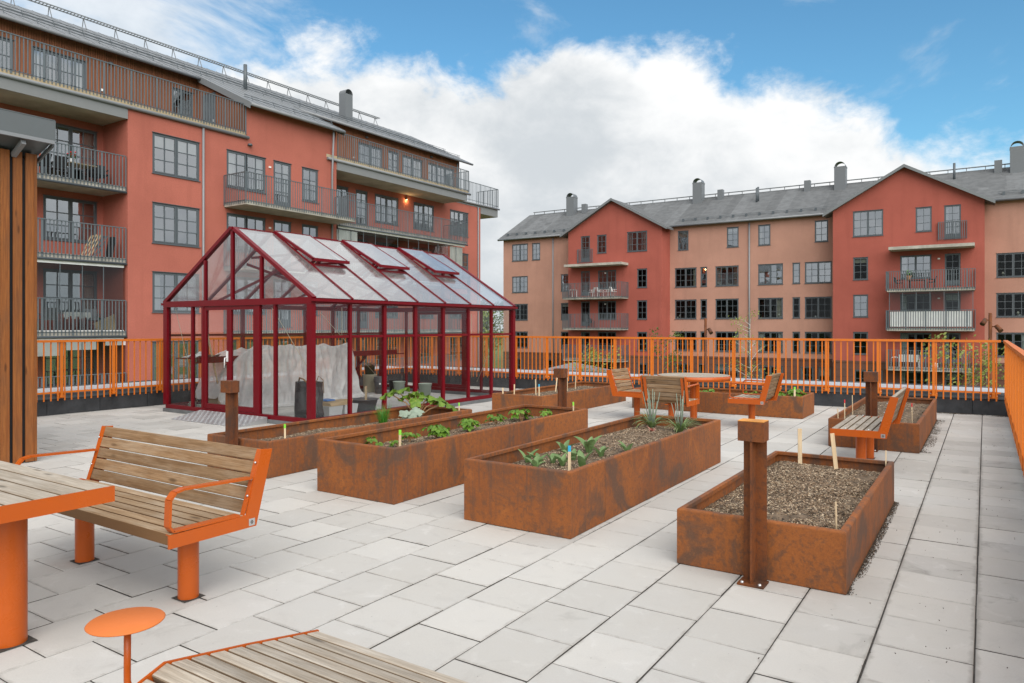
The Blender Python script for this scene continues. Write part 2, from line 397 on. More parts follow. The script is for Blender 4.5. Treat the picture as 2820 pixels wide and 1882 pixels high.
# ------------------------------------------------------------------ mesh helpers
class MB:
    """collects faces in world coordinates"""
    def __init__(self):
        self.v = []; self.f = []; self.m = []; self.s = []
    def add(self, verts, faces, mat=0, smooth=False):
        o = len(self.v); self.v += [tuple(p) for p in verts]
        for f in faces:
            self.f.append(tuple(i + o for i in f)); self.m.append(mat); self.s.append(smooth)
        return self
    def box(self, x0, x1, y0, y1, z0, z1, mat=0):
        return self.add([(x0, y0, z0), (x1, y0, z0), (x1, y1, z0), (x0, y1, z0), (x0, y0, z1), (x1, y0, z1), (x1, y1, z1), (x0, y1, z1)],
                        [(0, 3, 2, 1), (4, 5, 6, 7), (0, 1, 5, 4), (1, 2, 6, 5), (2, 3, 7, 6), (3, 0, 4, 7)], mat)
    def hexa(self, b, t, mat=0):
        """b, t: four bottom and four top corners (counter-clockwise)"""
        return self.add(list(b) + list(t), [(0, 3, 2, 1), (4, 5, 6, 7), (0, 1, 5, 4), (1, 2, 6, 5), (2, 3, 7, 6), (3, 0, 4, 7)], mat)
    def bar(self, a, b, w, h, mat=0, up=(0, 0, 1)):
        """rectangular bar from a to b: w across, h along up"""
        a = Vector(a); b = Vector(b); d = (b - a).normalized(); up = Vector(up)
        s = d.cross(up)
        if s.length < 1e-4:
            s = d.cross(Vector((1, 0, 0)))
        s.normalize(); u = s.cross(d).normalized()
        s *= w / 2; u *= h / 2
        return self.hexa([a - s - u, a + s - u, b + s - u, b - s - u], [a - s + u, a + s + u, b + s + u, b - s + u], mat)
    def tube(self, pts, r, n=8, mat=0, caps=True, smooth=True):
        pts = [Vector(p) for p in pts]; rs = r if hasattr(r, '__len__') else [r] * len(pts)
        vs = []; fs = []
        prev = None
        for i, p in enumerate(pts):
            d = (pts[min(i + 1, len(pts) - 1)] - pts[max(i - 1, 0)]).normalized()
            if prev is None:
                prev = d.orthogonal().normalized()
            s = (prev - d * prev.dot(d))
            s = s.normalized() if s.length > 1e-5 else d.orthogonal().normalized()
            prev = s; t = d.cross(s)
            for k in range(n):
                a = 2 * math.pi * k / n
                vs.append(p + (s * math.cos(a) + t * math.sin(a)) * rs[i])
        for i in range(len(pts) - 1):
            for k in range(n):
                fs.append((i * n + k, i * n + (k + 1) % n, (i + 1) * n + (k + 1) % n, (i + 1) * n + k))
        self.add(vs, fs, mat, smooth)
        if caps:
            o = len(self.v) - len(vs)
            self.f.append(tuple(o + k for k in reversed(range(n)))); self.m.append(mat); self.s.append(False)
            self.f.append(tuple(o + (len(pts) - 1) * n + k for k in range(n))); self.m.append(mat); self.s.append(False)
        return self
    def lathe(self, c, prof, n=20, mat=0, close=False):
        """prof: (radius, z) pairs about the vertical axis through c"""
        cx, cy, cz = c; vs = []; fs = []
        for r, z in prof:
            for k in range(n):
                a = 2 * math.pi * k / n; vs.append((cx + r * math.cos(a), cy + r * math.sin(a), cz + z))
        for i in range(len(prof) - 1):
            for k in range(n):
                fs.append((i * n + k, i * n + (k + 1) % n, (i + 1) * n + (k + 1) % n, (i + 1) * n + k))
        return self.add(vs, fs, mat, True)
    def disc(self, c, r, z, n=24, mat=0, flip=False):
        vs = [(c[0] + r * math.cos(2 * math.pi * k / n), c[1] + r * math.sin(2 * math.pi * k / n), z) for k in range(n)]
        return self.add(vs, [tuple(reversed(range(n))) if flip else tuple(range(n))], mat)
    def mesh(self, name, mats, origin=(0, 0, 0), tint=None):
        me = bpy.data.meshes.new(name); ox, oy, oz = origin
        me.from_pydata([(x - ox, y - oy, z - oz) for x, y, z in self.v], [], self.f)
        for m in (mats if isinstance(mats, (list, tuple)) else [mats]):
            me.materials.append(MATS[m])
        me.polygons.foreach_set('material_index', self.m); me.polygons.foreach_set('use_smooth', self.s)
        if tint is not None:
            a = me.attributes.new('tint', 'FLOAT', 'FACE'); a.data.foreach_set('value', tint)
        me.update()
        return me


ORG = {}


def link(name, me, parent=None, loc=(0, 0, 0), rot=None, kind=None, label=None):
    o = bpy.data.objects.new(name, me); COL.objects.link(o)
    o.location = loc
    if rot is not None:
        o.rotation_euler = rot
    if parent is not None:
        o.parent = parent
    if kind:
        o['kind'] = kind
    if label:
        o['label'] = label
    return o


def thing(name, label, cat, loc=(0, 0, 0), group=None):
    o = bpy.data.objects.new(name, None); COL.objects.link(o); o.empty_display_size = .1
    o.location = loc; o['label'] = label; o['category'] = cat
    if group:
        o['group'] = group
    ORG[o] = Vector(loc)
    return o


def part(t, name, mb, mats, parent=None, kind=None, label=None):
    """mesh in world coordinates as a part of thing t (or a sub-part when parent is a part that sits at t's origin)"""
    return link(name, mb.mesh(name, mats, ORG[t]), parent or t, kind=kind, label=label)


def single(name, mb, mats, label, cat, loc=(0, 0, 0), group=None, kind=None):
    """a thing that is one mesh"""
    o = link(name, mb.mesh(name, mats, loc), None, loc)
    o['label'] = label; o['category'] = cat
    if group:
        o['group'] = group
    if kind:
        o['kind'] = kind
    ORG[o] = Vector(loc)
    return o


def structure(name, mb, mats):
    o = link(name, mb.mesh(name, mats)); o['kind'] = 'structure'; ORG[o] = Vector((0, 0, 0))
    return o


_bc = {}


def board_mesh(L, w, h, mat, bev=.004):
    """chamfered board, length along x, centred"""
    k = (round(L, 4), round(w, 4), round(h, 4), mat, bev)
    if k in _bc:
        return _bc[k]
    bm = bmesh.new(); bmesh.ops.create_cube(bm, size=1)
    for v in bm.verts:
        v.co = Vector((v.co.x * L, v.co.y * w, v.co.z * h))
    if bev:
        bmesh.ops.bevel(bm, geom=list(bm.edges), offset=bev, segments=1, affect='EDGES')
    me = bpy.data.meshes.new('board'); bm.to_mesh(me); bm.free(); me.materials.append(MATS[mat]); _bc[k] = me
    return me


def board(t, name, c, L, w, h, mat, rot=(0, 0, 0), parent=None, bev=.004):
    """c: centre in world coordinates"""
    return link(name, board_mesh(L, w, h, mat, bev), parent or t, Vector(c) - ORG[t], rot)


# camera projection, only to rank pieces by how large they show
_s, _c = math.sin(YAW), math.cos(YAW)


def depth_of(x, y):
    return -_s * x + _c * y


def view_px(x, y, z=0):
    d = depth_of(x, y)
    if d < .3:
        return None
    r = _c * x + _s * y
    return 1410 + 1976 * r / d, 900 + 1976 * (1.5 - z) / d, d


# ------------------------------------------------------------------ ground, terrace deck, paving
GZ = -4.25
mb = MB(); mb.add([(-600, -600, GZ), (600, -600, GZ), (600, 600, GZ), (-600, 600, GZ)], [(0, 1, 2, 3)])
structure('lawn', mb, 'grass')
mb = MB(); mb.add([(-28.9, -20, GZ + .004), (-22.5, -20, GZ + .004), (-22.5, 61, GZ + .004), (-28.9, 61, GZ + .004)], [(0, 1, 2, 3)])
mb.add([(-22.5, 48, GZ + .004), (30, 48, GZ + .004), (30, 55, GZ + .004), (-22.5, 55, GZ + .004)], [(0, 1, 2, 3)])
structure('courtyard_path', mb, 'courtyard_gravel')

PX0, PX1, PY1 = -13.2, .42, 14.6
mb = MB(); mb.box(-13.75, .97, -3, 15.15, -.60, -.052)
mb.box(-13.6, .8, -2.9, 15.0, GZ, -.60)
deck = structure('terrace_deck', mb, ['concrete'])
mb = MB(); mb.box(PX0, PX1, -2.9, PY1, -.050, -.0065)
structure('joint_sand', mb, 'joint')


def build_paving():
    root = bpy.data.objects.new('paving', None); COL.objects.link(root); root['kind'] = 'structure'; root.empty_display_size = .1
    edges = [.42, .37, -.040, -.448, -.840, -1.229]
    while edges[-1] > PX0:
        edges.append(edges[-1] - .389)
    edges[-1] = PX0
    cells = []
    PITCH = .405
    for i in range(len(edges) - 1):
        x1, x0 = edges[i], edges[i + 1]
        off = 3.38 if i % 2 == 0 else 3.178
        y = off - math.ceil((off + 2.9) / PITCH) * PITCH
        while y < PY1:
            a, b = max(y, -2.9), min(y + PITCH, PY1)
            if b - a > .03:
                cells.append((x0, x1, a, b))
            y += PITCH
    rank = []
    for c in cells:
        cx, cy = (c[0] + c[1]) / 2, (c[2] + c[3]) / 2
        px = view_px(cx, cy)
        sc = 0
        if px and -150 < px[0] < 2970 and px[1] < 2030:
            sc = (c[1] - c[0]) * (c[3] - c[2]) * 1.5 / px[2] ** 3
        rank.append((sc, c))
    rank.sort(key=lambda t: -t[0])
    near = [c for s_, c in rank[:300]]; far = [c for s_, c in rank[300:]]
    rnd = random.Random(3)

    def slab_geo(mb, x0, x1, y0, y1, z, ch=.0035, jt=.0035, tilt=(0, 0), jx=.0050):
        x0 += jx; x1 -= jx; y0 += jt; y1 -= jt
        cx, cy = (x0 + x1) / 2, (y0 + y1) / 2
        def zz(x, y, b):
            return b + (x - cx) * tilt[0] + (y - cy) * tilt[1]
        lo = [(x0, y0), (x1, y0), (x1, y1), (x0, y1)]
        hi = [(x0 + ch, y0 + ch), (x1 - ch, y0 + ch), (x1 - ch, y1 - ch), (x0 + ch, y1 - ch)]
        vs = [(x, y, -.045) for x, y in lo] + [(x, y, zz(x, y, z - .003)) for x, y in lo] + [(x, y, zz(x, y, z)) for x, y in hi]
        fs = [(0, 1, 5, 4), (1, 2, 6, 5), (2, 3, 7, 6), (3, 0, 4, 7), (4, 5, 9, 8), (5, 6, 10, 9), (6, 7, 11, 10), (7, 4, 8, 11), (8, 9, 10, 11)]
        mb.add(vs, fs[:4], 1); mb.add(vs[4:], [tuple(i - 4 for i in f) for f in fs[4:]], 0)
        return 9
    cache = {}
    for x0, x1, y0, y1 in near:
        w, l = round(x1 - x0, 3), round(y1 - y0, 3)
        key = (w, l, rnd.randrange(7), x0 > -.9)
        if key not in cache:
            mb = MB(); n = slab_geo(mb, -w / 2, w / 2, -l / 2, l / 2, 0, jt=rnd.choice([.0018, .0026, .0036]), jx=rnd.choice([.0030, .0040]) )
            cache[key] = mb.mesh('slab', ['paving', 'joint'], tint=[rnd.random() ** .7] * n)
        o = link('slab', cache[key], root, ((x0 + x1) / 2 + rnd.uniform(-.0012, .0012), (y0 + y1) / 2 + rnd.uniform(-.0012, .0012), rnd.uniform(-.003, .001)),
                 (rnd.uniform(-.004, .004), rnd.uniform(-.004, .004), rnd.uniform(-.004, .004)))
    mb = MB(); tint = []
    for x0, x1, y0, y1 in far:
        n = slab_geo(mb, x0, x1, y0, y1, rnd.uniform(-.003, .001), tilt=(rnd.uniform(-.004, .004), rnd.uniform(-.004, .004)))
        tint += [rnd.random() ** .7] * n
    link('slab', mb.mesh('slab', ['far_paving', 'joint'], tint=tint), root, kind='stuff')


build_paving()


# ------------------------------------------------------------------ parapet and orange railings
def parapet(axis, label, a0, a1, face, out):
    """axis 'x' runs along x at y=face; 'y' runs along y at x=face; out=+1/-1 direction away from the terrace"""
    mid = (a0 + a1) / 2
    t = thing('parapet', label, 'wall', (mid, face, 0) if axis == 'x' else (face, mid, 0), 'low dark walls round the terrace')
    def B(mb, p0, p1, q0, q1, z0, z1):
        q0, q1 = sorted((face + out * q0, face + out * q1))
        if axis == 'x':
            mb.box(p0, p1, q0, q1, z0, z1)
        else:
            mb.box(q0, q1, p0, p1, z0, z1)
    mb = MB(); B(mb, a0, a1, .02, .50, -.045, .36); part(t, 'core', mb, 'parapet_felt')
    step = .868; n = int((a1 - a0) / step)
    for i in range(n + 1):
        p0 = a0 + i * step; p1 = min(p0 + step, a1)
        if p1 - p0 < .05:
            continue
        mb = MB(); B(mb, p0 + .004, p1 - .004, 0, .018, -.044, .27); part(t, 'felt_panel', mb, 'parapet_felt')
    mb = MB(); B(mb, a0, a1, -.018, .017, .272, .338); part(t, 'drip_strip', mb, 'frame_grey')
    mb = MB(); B(mb, a0, a1, -.03, .016, .340, .392); part(t, 'drip_edge', mb, 'frame_grey')
    L = 2.0; k = 0; p = a0
    while p < a1 - .01:
        q = min(p + L, a1)
        zo = .0012 * (k % 2)
        mb = MB()
        pts = [(-.035, .398 + zo), (.52, .424 + zo), (.52, .362), (.50, .362), (.50, .41), (-.033, .387)]
        vs = []
        for e in (p + .002, q - .002):
            for qq, z in pts:
                vs.append((e, face + out * qq, z) if axis == 'x' else (face + out * qq, e, z))
        m = len(pts)
        mb.add(vs, [tuple((i, (i + 1) % m, m + (i + 1) % m, m + i)) for i in range(m)])
        part(t, 'cap_sheet', mb, 'cap_metal')
        mb = MB(); B(mb, p + .002, q - .002, .522, .54, .33, .445); part(t, 'cap_lip', mb, 'frame_grey')
        p = q; k += 1
    return t


parapet('y', 'dark felt parapet with grey metal cap along the left edge, below the red building', -2.9, 14.6, -13.2, -1)
parapet('x', 'dark felt parapet with grey metal cap across the far end of the terrace', -13.2, .42, 14.6, 1)
parapet('y', 'dark felt parapet with grey metal cap along the right edge of the terrace', -2.9, 14.6, .42, 1)


def railing(axis, label, a0, a1, pos, inward, post0):
    """orange flat-bar railing standing just inside the parapet; inward = +1/-1 towards the terrace"""
    mid = (a0 + a1) / 2
    t = thing('railing', label, 'railing', (mid, pos, 0) if axis == 'x' else (pos, mid, 0), 'orange railings round the terrace')
    def P(a, q, z):
        return (a, pos + q, z) if axis == 'x' else (pos + q, a, z)
    def B(mb, p0, p1, q0, q1, z0, z1):
        q0, q1 = sorted((pos + q0, pos + q1))
        if axis == 'x':
            mb.box(p0, p1, q0, q1, z0, z1)
        else:
            mb.box(q0, q1, p0, p1, z0, z1)
    mb = MB(); B(mb, a0, a1, -.03, .03, 1.262, 1.275); B(mb, a0, a1, .018, .03, 1.235, 1.2615); B(mb, a0, a1, -.03, -.018, 1.235, 1.2615)
    part(t, 'top_rail', mb, 'orange_rail')
    mb = MB(); B(mb, a0, a1, -.0045, .0045, .375, .405); part(t, 'bottom_rail', mb, 'orange_rail')
    L = a1 - a0
    # bars
    sp = .1085
    nb = int(L / sp)
    mb = MB(); B(mb, -.011 + mid, .011 + mid, -.004, .004, .25, 1.2612)
    me = mb.mesh('baluster', 'orange_rail', ORG[t])
    posts = []
    p = post0
    while p < a1 - .05:
        posts.append(p); p += .868
    for i in range(nb + 1):
        a = a0 + .03 + i * sp
        if a > a1 - .02:
            break
        if any(abs(a - q) < .032 for q in posts):
            continue
        off = inward * .009
        link('baluster', me, t, (a - mid, off, 0) if axis == 'x' else (off, a - mid, 0))
    mb = MB(); B(mb, mid - .020, mid + .020, -.02, .02, .30, 1.2612); mp = mb.mesh('post', 'orange_rail', ORG[t])
    mb = MB(); B(mb, mid - .06, mid + .06, -inward * .022, -inward * .034, .285, .385)
    B(mb, mid - .03, mid + .03, inward * .014, -inward * .10, .30, .33)
    mbr = mb.mesh('bracket', 'orange_rail', ORG[t])
    mb = MB()
    for s in (-1, 1):
        mb.lathe(P(mid + s * .045, -inward * .016, .335), [(0, .006), (.011, .004), (.011, -.006), (0, -.008)], 8)
    mbo = mb.mesh('bolt', 'bright_metal', ORG[t])
    for a in posts:
        dl = (a - mid, 0, 0) if axis == 'x' else (0, a - mid, 0)
        link('post', mp, t, dl); b = link('bracket', mbr, t, dl); link('bolt', mbo, b)
    return t


railing('y', 'orange flat-bar railing along the left edge behind the greenhouse', -2.5, 14.42, -13.06, 1, .738)
railing('x', 'long orange flat-bar railing across the far end of the terrace', -13.0, .22, 14.46, -1, -12.90)
railing('y', 'orange flat-bar railing on the right edge, seen almost edge on', -2.5, 14.42, .28, -1, .57)


# ------------------------------------------------------------------ corten planters with soil and mulch
def profile_ring(mb, x0, x1, y0, y1, prof, mat=0, smooth_from=None):
    """sweep (inset, z) profile round a rectangle with mitred corners"""
    vs = []
    for o, z in prof:
        vs += [(x0 + o, y0 + o, z), (x1 - o, y0 + o, z), (x1 - o, y1 - o, z), (x0 + o, y1 - o, z)]
    fs = []
    for i in range(len(prof) - 1):
        for k in range(4):
            fs.append((i * 4 + k, i * 4 + (k + 1) % 4, (i + 1) * 4 + (k + 1) % 4, (i + 1) * 4 + k))
    mb.add(vs, fs, mat)


def chips(n, rect, zf, seed, smin=.003, smax=.0085, split=(.30, .48, .22), flat=False):
    rnd = random.Random(seed); mb = MB(); x0, x1, y0, y1 = rect
    for i in range(n):
        x, y = rnd.uniform(x0, x1), rnd.uniform(y0, y1)
        if noise.noise(Vector((x * 4.5, y * 4.5, seed * .1))) + .6 * noise.noise(Vector((x * 13, y * 13, 2))) < rnd.uniform(-.75, .35):
            continue
        z = zf(x, y)
        s = rnd.uniform(smin, smax); q = rnd.random(); mat = 0 if q < split[0] else (1 if q < split[0] + split[1] else 2)
        a = rnd.uniform(0, 6.28); tx, ty = rnd.uniform(-.5, .5), rnd.uniform(-.5, .5)
        ca, sa = math.cos(a), math.sin(a); w = s * rnd.uniform(.3, .6); h = s * rnd.uniform(.25, .5)
        pts = []
        for lx, ly in ((-s, -w), (s, -w), (s, w), (-s, w)):
            dx, dy = ca * lx - sa * ly, sa * lx + ca * ly
            pts.append((x + dx, y + dy, z + h + dx * tx + dy * ty))
        low = (x, y, z - .004)
        mb.add(pts + [low], [(0, 1, 2, 3), (1, 0, 4), (2, 1, 4), (3, 2, 4), (0, 3, 4)], mat)
    return mb


PL = {}


def planter(key, label, x0, x1, y0, y1, h, soil_z, nchips, mound=.02, seam=None):
    cx, cy = (x0 + x1) / 2, (y0 + y1) / 2
    t = thing('planter', label, 'planter', (cx, cy, 0), 'rusty steel planters on the terrace')
    mb = MB()
    r = .014
    prof = [(0.004, .001), (0, .006), (0, h - r)] + [(r - r * math.cos(a), h - r + r * math.sin(a)) for a in (R(25), R(50), R(75), R(90))] + \
           [(.036, h), (.039, h - .003), (.039, h - .028), (.012, h - .030), (.012, .02)]
    profile_ring(mb, x0, x1, y0, y1, prof)
    body = part(t, 'steel_box', mb, 'corten')
    for yy in (seam or []):
        mb = MB(); mb.box(x1 - .001, x1 + .0015, yy - .006, yy + .006, .01, h - .02); part(t, 'weld_seam', mb, 'corten')
    def zf(x, y):
        e = min(x - x0, x1 - x, y - y0, y1 - y)
        return soil_z + mound * (1 - math.exp(-e * 6)) + .035 * (noise.noise(Vector((x * 1.7, y * 1.7, h * 5))) + .5 * noise.noise(Vector((x * 5, y * 5, 3)))) * min(1, e * 6 + .3)
    nx, ny = 22, int(22 * (y1 - y0) / (x1 - x0))
    mb = MB(); vs = []; fs = []
    for j in range(ny + 1):
        for i in range(nx + 1):
            x = x0 + .014 + (x1 - x0 - .028) * i / nx; y = y0 + .014 + (y1 - y0 - .028) * j / ny
            vs.append((x, y, zf(x, y) + .008 * noise.noise(Vector((x * 22, y * 22, 1)))))
    for j in range(ny):
        for i in range(nx):
            a = j * (nx + 1) + i; fs.append((a, a + 1, a + nx + 2, a + nx + 1))
    mb.add(vs, fs, 0, True)
    part(t, 'soil', mb, 'soil')
    mb = chips(nchips, (x0 + .03, x1 - .03, y0 + .03, y1 - .03), zf, hash(key) % 1000 + 5)
    part(t, 'mulch', mb, ['chip_pale', 'chip_brown', 'chip_dark'], kind='stuff')
    PL[key] = (x0, x1, y0, y1, zf)
    return t


import zlib
def hash(s):  # stable between runs
    return zlib.crc32(s.encode())


planter('herb', 'low rusty steel planter with rhubarb and chives beside the greenhouse', -6.88, -5.90, 4.57, 7.95, .365, .215, 13000, .03, (5.6,))
planter('straw', 'tall rusty steel planter with a row of strawberry plants', -5.09, -4.15, 4.49, 8.02, .475, .315, 15000, .035, (5.4,))
planter('tulip', 'tall rusty steel planter in the middle with tulip leaves and leeks', -3.378, -2.437, 4.447, 7.88, .475, .345, 24000, .03, (5.0,))
planter('near', 'low rusty steel planter of bare mulch behind the nearest lamp bollard', -1.63, -.647, 4.37, 6.90, .352, .245, 34000, .04)
planter('farright', 'low rusty steel planter behind the armless bench near the right railing', -1.647, -.647, 9.72, 13.32, .352, .245, 6000, .03)
planter('sticks', 'low rusty steel planter full of name sticks between greenhouse and far railing', -7.05, -6.05, 10.07, 13.35, .36, .25, 5000, .03)
planter('cross', 'low rusty steel planter set crosswise behind the round table', -5.45, -2.47, 12.30, 13.25, .36, .235, 3500, .02)


# ------------------------------------------------------------------ rusty lamp bollards
def bollard(x, y, label, ang=0.0, top='dark_corten'):
    t = thing('lamp_bollard', label, 'bollard', (x, y, 0), 'rusty steel lamp bollards')
    c, s = math.cos(ang), math.sin(ang)
    def Q(mb, x0, x1, y0, y1, z0, z1, mat=0):
        pts = []
        for z in (z0, z1):
            for px, py in ((x0, y0), (x1, y0), (x1, y1), (x0, y1)):
                pts.append((x + c * px - s * py, y + s * px + c * py, z))
        mb.hexa(pts[:4], pts[4:], mat)
    mb = MB(); Q(mb, -.075, .075, -.075, .055, .001, .012); part(t, 'base_plate', mb, 'dark_corten')
    mb = MB(); Q(mb, -.066, .066, .036, .046, .012, .835); part(t, 'flange', mb, 'dark_corten')
    mb = MB(); Q(mb, -.006, .006, -.052, .036, .012, .835); part(t, 'web', mb, 'dark_corten')
    mb = MB()
    for sx in (-1, 1):
        mb.lathe((x + c * sx * .05 + s * .055, y + s * sx * .05 - c * .055, .012), [(.011, 0), (.011, .008), (.006, .012), (0, .012)], 8)
    part(t, 'bolt', mb, 'bright_metal')
    mb = MB(); Q(mb, -.074, .074, -.060, .054, .836, .950); cap = part(t, 'lamp_head', mb, 'dark_corten')
    mb = MB(); Q(mb, -.0738, .0738, -.0598, .0538, .9505, .954); part(t, 'cover_plate', mb, top, cap)
    return t


bollard(-1.13, 4.275, 'nearest rusty lamp bollard with orange top, in front of the bare mulch planter', top='orange_top')
bollard(-6.36, 4.48, 'rusty lamp bollard behind the left bench, at the corner of the herb planter')
bollard(-4.62, 8.16, 'rusty lamp bollard at the far end of the strawberry planter')
bollard(-1.15, 9.62, 'rusty lamp bollard behind the armless bench')


# ------------------------------------------------------------------ greenhouse
def greenhouse():
    X0, X1, Y0, Y1 = -12.10, -8.35, 7.25, 12.67
    ZE, ZR = 1.94, 3.10; XM = (X0 + X1) / 2; NB = 7; BAY = (Y1 - Y0) / NB
    t = thing('greenhouse', 'dark red framed glass greenhouse with white translucent pitched roof', 'greenhouse', (XM, Y0, 0))
    F = 'greenhouse_red'
    mb = MB()
    for a in ((X0 - .05, X1 + .05, Y0 - .05, Y0 + .06), (X0 - .05, X1 + .05, Y1 - .06, Y1 + .05), (X0 - .05, X0 + .06, Y0 + .06, Y1 - .06), (X1 - .06, X1 + .05, Y0 + .06, Y1 - .06)):
        mb.box(*a, .0, .062)
    part(t, 'plinth', mb, 'plinth')
    def box(name, *a, parent=None, mat=F):
        mb = MB(); mb.box(*a); return part(t, name, mb, mat, parent)
    def bar(name, a, b, w, h, up=(0, 0, 1), parent=None, mat=F):
        mb = MB(); mb.bar(a, b, w, h, 0, up); return part(t, name, mb, mat, parent)
    def pane(pts, mat='greenhouse_glass', name='pane', parent=None):
        mb = MB(); mb.add(pts, [tuple(range(len(pts)))]); return part(t, name, mb, mat, parent)
    # base sills and eave beams
    box('sill', X0, X1, Y0 - .03, Y0 + .03, .063, .13); box('sill', X0, X1, Y1 - .03, Y1 + .03, .063, .13)
    box('sill', X0 - .03, X0 + .03, Y0 + .031, Y1 - .031, .063, .13); box('sill', X1 - .03, X1 + .03, Y0 + .031, Y1 - .031, .063, .13)
    box('eave_beam', X0 - .05, X1 + .05, Y0 - .045, Y0 + .035, 1.84, ZE); box('eave_beam', X0 - .05, X1 + .05, Y1 - .035, Y1 + .045, 1.84, ZE)
    box('eave_beam', X0 - .05, X0 + .03, Y0 + .036, Y1 - .036, 1.85, ZE - .006); box('eave_beam', X1 - .03, X1 + .05, Y0 + .036, Y1 - .036, 1.85, ZE - .006)
    box('gutter', X1 + .051, X1 + .11, Y0 - .05, Y1 + .05, 1.875, 1.915)
    box('gutter', X0 - .11, X0 - .051, Y0 - .05, Y1 + .05, 1.875, 1.915)
    # corner posts
    for x in (X0, X1):
        for y in (Y0, Y1):
            box('corner_post', x - .055, x + .055, y - .04, y + .04, .131, 1.839)
    # gable ends
    for y, sgn in ((Y0, -1), (Y1, 1)):
        xs = [(-11.32, .045), (-11.01, .065), (-9.566, .10), (-9.155, .045)]
        for x, w in xs:
            box('post', x - w / 2, x + w / 2, y - .028, y + .028, .131, 1.839)
        for x, w in ((-10.96, .05), (XM, .055), (-9.49, .05)):
            zt = ZE + (ZR - ZE) * (1 - abs(x - XM) / (XM - X0)) - .03
            box('gable_post', x - w / 2, x + w / 2, y - .025, y + .025, ZE + .001, zt)
        # sliding door of two leaves
        for xl, xr in ((-10.976, -10.30), (-10.30, -9.618)):
            mb = MB()
            mb.box(xl + .002, xl + .058, y - .022, y + .022, .135, 1.835); mb.box(xr - .058, xr - .002, y - .022, y + .022, .135, 1.835)
            mb.box(xl + .058, xr - .058, y - .020, y + .020, .135, .215); mb.box(xl + .058, xr - .058, y - .020, y + .020, 1.775, 1.835)
            d = part(t, 'door_leaf', mb, F)
            pane([(xl + .058, y, .215), (xr - .058, y, .215), (xr - .058, y, 1.775), (xl + .058, y, 1.775)], parent=d)
            if xr > -10.0:
                continue
            mb = MB(); yy = y + sgn * .03
            mb.box(xr - .05, xr - .015, yy - .008, yy + .008, .93, 1.10); mb.tube([(xr - .032, yy, .99), (xr - .032, yy + sgn * .045, .99), (xr - .04, yy + sgn * .048, .83)], .010, 6)
            part(t, 'door_handle', mb, 'white_plastic', d)
        ws = [(X0 + .055, -11.342), (-11.297, -11.043), (-9.516, -9.178), (-9.132, X1 - .055)]
        for a, b in ws:
            pane([(a, y, .13), (b, y, .13), (b, y, 1.84), (a, y, 1.84)])
        def zr(x):
            return ZE + (ZR - ZE) * (1 - abs(x - XM) / (XM - X0)) - .02
        gx = [X0 + .06, -10.985, -10.935, XM - .028, XM + .028, -9.515, -9.465, X1 - .06]
        for a, b in zip(gx[::2], gx[1::2]):
            pane([(a, y, ZE), (b, y, ZE), (b, y, zr(b)), (a, y, zr(a))])
    # roof
    bar('ridge', (XM, Y0 - .05, ZR), (XM, Y1 + .05, ZR), .08, .05)
    for i in range(NB + 1):
        y = Y0 + i * BAY
        for s, xe in ((-1, X0 - .06), (1, X1 + .06)):
            w = .075 if i in (0, NB) else .032
            nrm = Vector((s * (ZR - ZE), 0, XM - X0)).normalized()
            off = 0.0 if i in (0, NB) else .0
            a = Vector((xe, y, ZE - .02)) ; b = Vector((XM + s * .03, y, ZR + .0))
            bar('rafter', a, b, w, .055, (0, 0, 1))
    def slope(s, k, y, up=0.0):
        """point on slope side s, k=0 eave .. 1 ridge, lifted by up"""
        xe = X0 - .06 if s < 0 else X1 + .06
        nrm = Vector((s * (ZR - ZE), 0, XM - X0)).normalized()
        p = Vector((xe, y, ZE - .02)).lerp(Vector((XM + s * .03, y, ZR)), k)
        return p + nrm * up
    for i in range(NB):
        ya, yb = Y0 + i * BAY + .016, Y0 + (i + 1) * BAY - .016
        for s in (-1, 1):
            vent = (i in (1, 3, 5)) and s > 0 or (i in (2, 4) and s < 0)
            kt = .52 if vent else 1.0
            pane([slope(s, 0.0, ya, .012), slope(s, 0.0, yb, .012), slope(s, kt, yb, .012), slope(s, kt, ya, .012)], 'polycarb', 'roof_sheet')
            if vent:
                lift = .075
                def q(k, y, u=0):
                    return slope(s, k, y, .035 + lift * (1 - (k - .5) / .5) + u)
                mb = MB()
                for a, b in ((q(.5, ya), q(1, ya)), (q(.5, yb), q(1, yb))):
                    mb.bar(a, b, .04, .045)
                mb.bar(q(.5, ya - .02), q(.5, yb + .02), .05, .05); mb.bar(q(.995, ya), q(.995, yb), .04, .045)
                v = part(t, 'roof_vent', mb, F)
                pane([q(.5, ya, .02), q(.5, yb, .02), q(1, yb, .02), q(1, ya, .02)], 'polycarb', 'vent_sheet', v)
                bar('vent_frame', slope(s, .5, ya, .0), slope(s, .5, yb, .0), .05, .06)
    # side walls
    for x, s in ((X0, -1), (X1, 1)):
        for i in range(1, NB):
            y = Y0 + i * BAY
            w = .065 if i in (2, 3, 4) else .05
            box('post', x - .028, x + .028, y - w / 2, y + w / 2, .131, 1.849)
        for i in range(NB):
            ya, yb = Y0 + i * BAY + .034, Y0 + (i + 1) * BAY - .034
            box('mid_rail', x - .02, x + .02, ya, yb, 1.325, 1.365)
            pane([(x, ya, .13), (x, yb, .13), (x, yb, 1.325), (x, ya, 1.325)])
            pane([(x, ya, 1.365), (x, yb, 1.365), (x, yb, 1.85), (x, ya, 1.85)])
    # scissor trusses inside
    for i in (1, 3, 5):
        y = Y0 + i * BAY + .02
        for s in (-1, 1):
            a = Vector((X0 + .05 if s < 0 else X1 - .05, y + s * .012, ZE - .05)); b = slope(-s, .62, y + s * .012, -.05)
            bar('brace', a, b, .022, .045)
        bar('tie_rod', (X0, y, 1.95), (X1, y, 1.95), .03, .03)
        bar('collar_tie', slope(-1, .70, y, -.04), slope(1, .70, y, -.04), .025, .04)
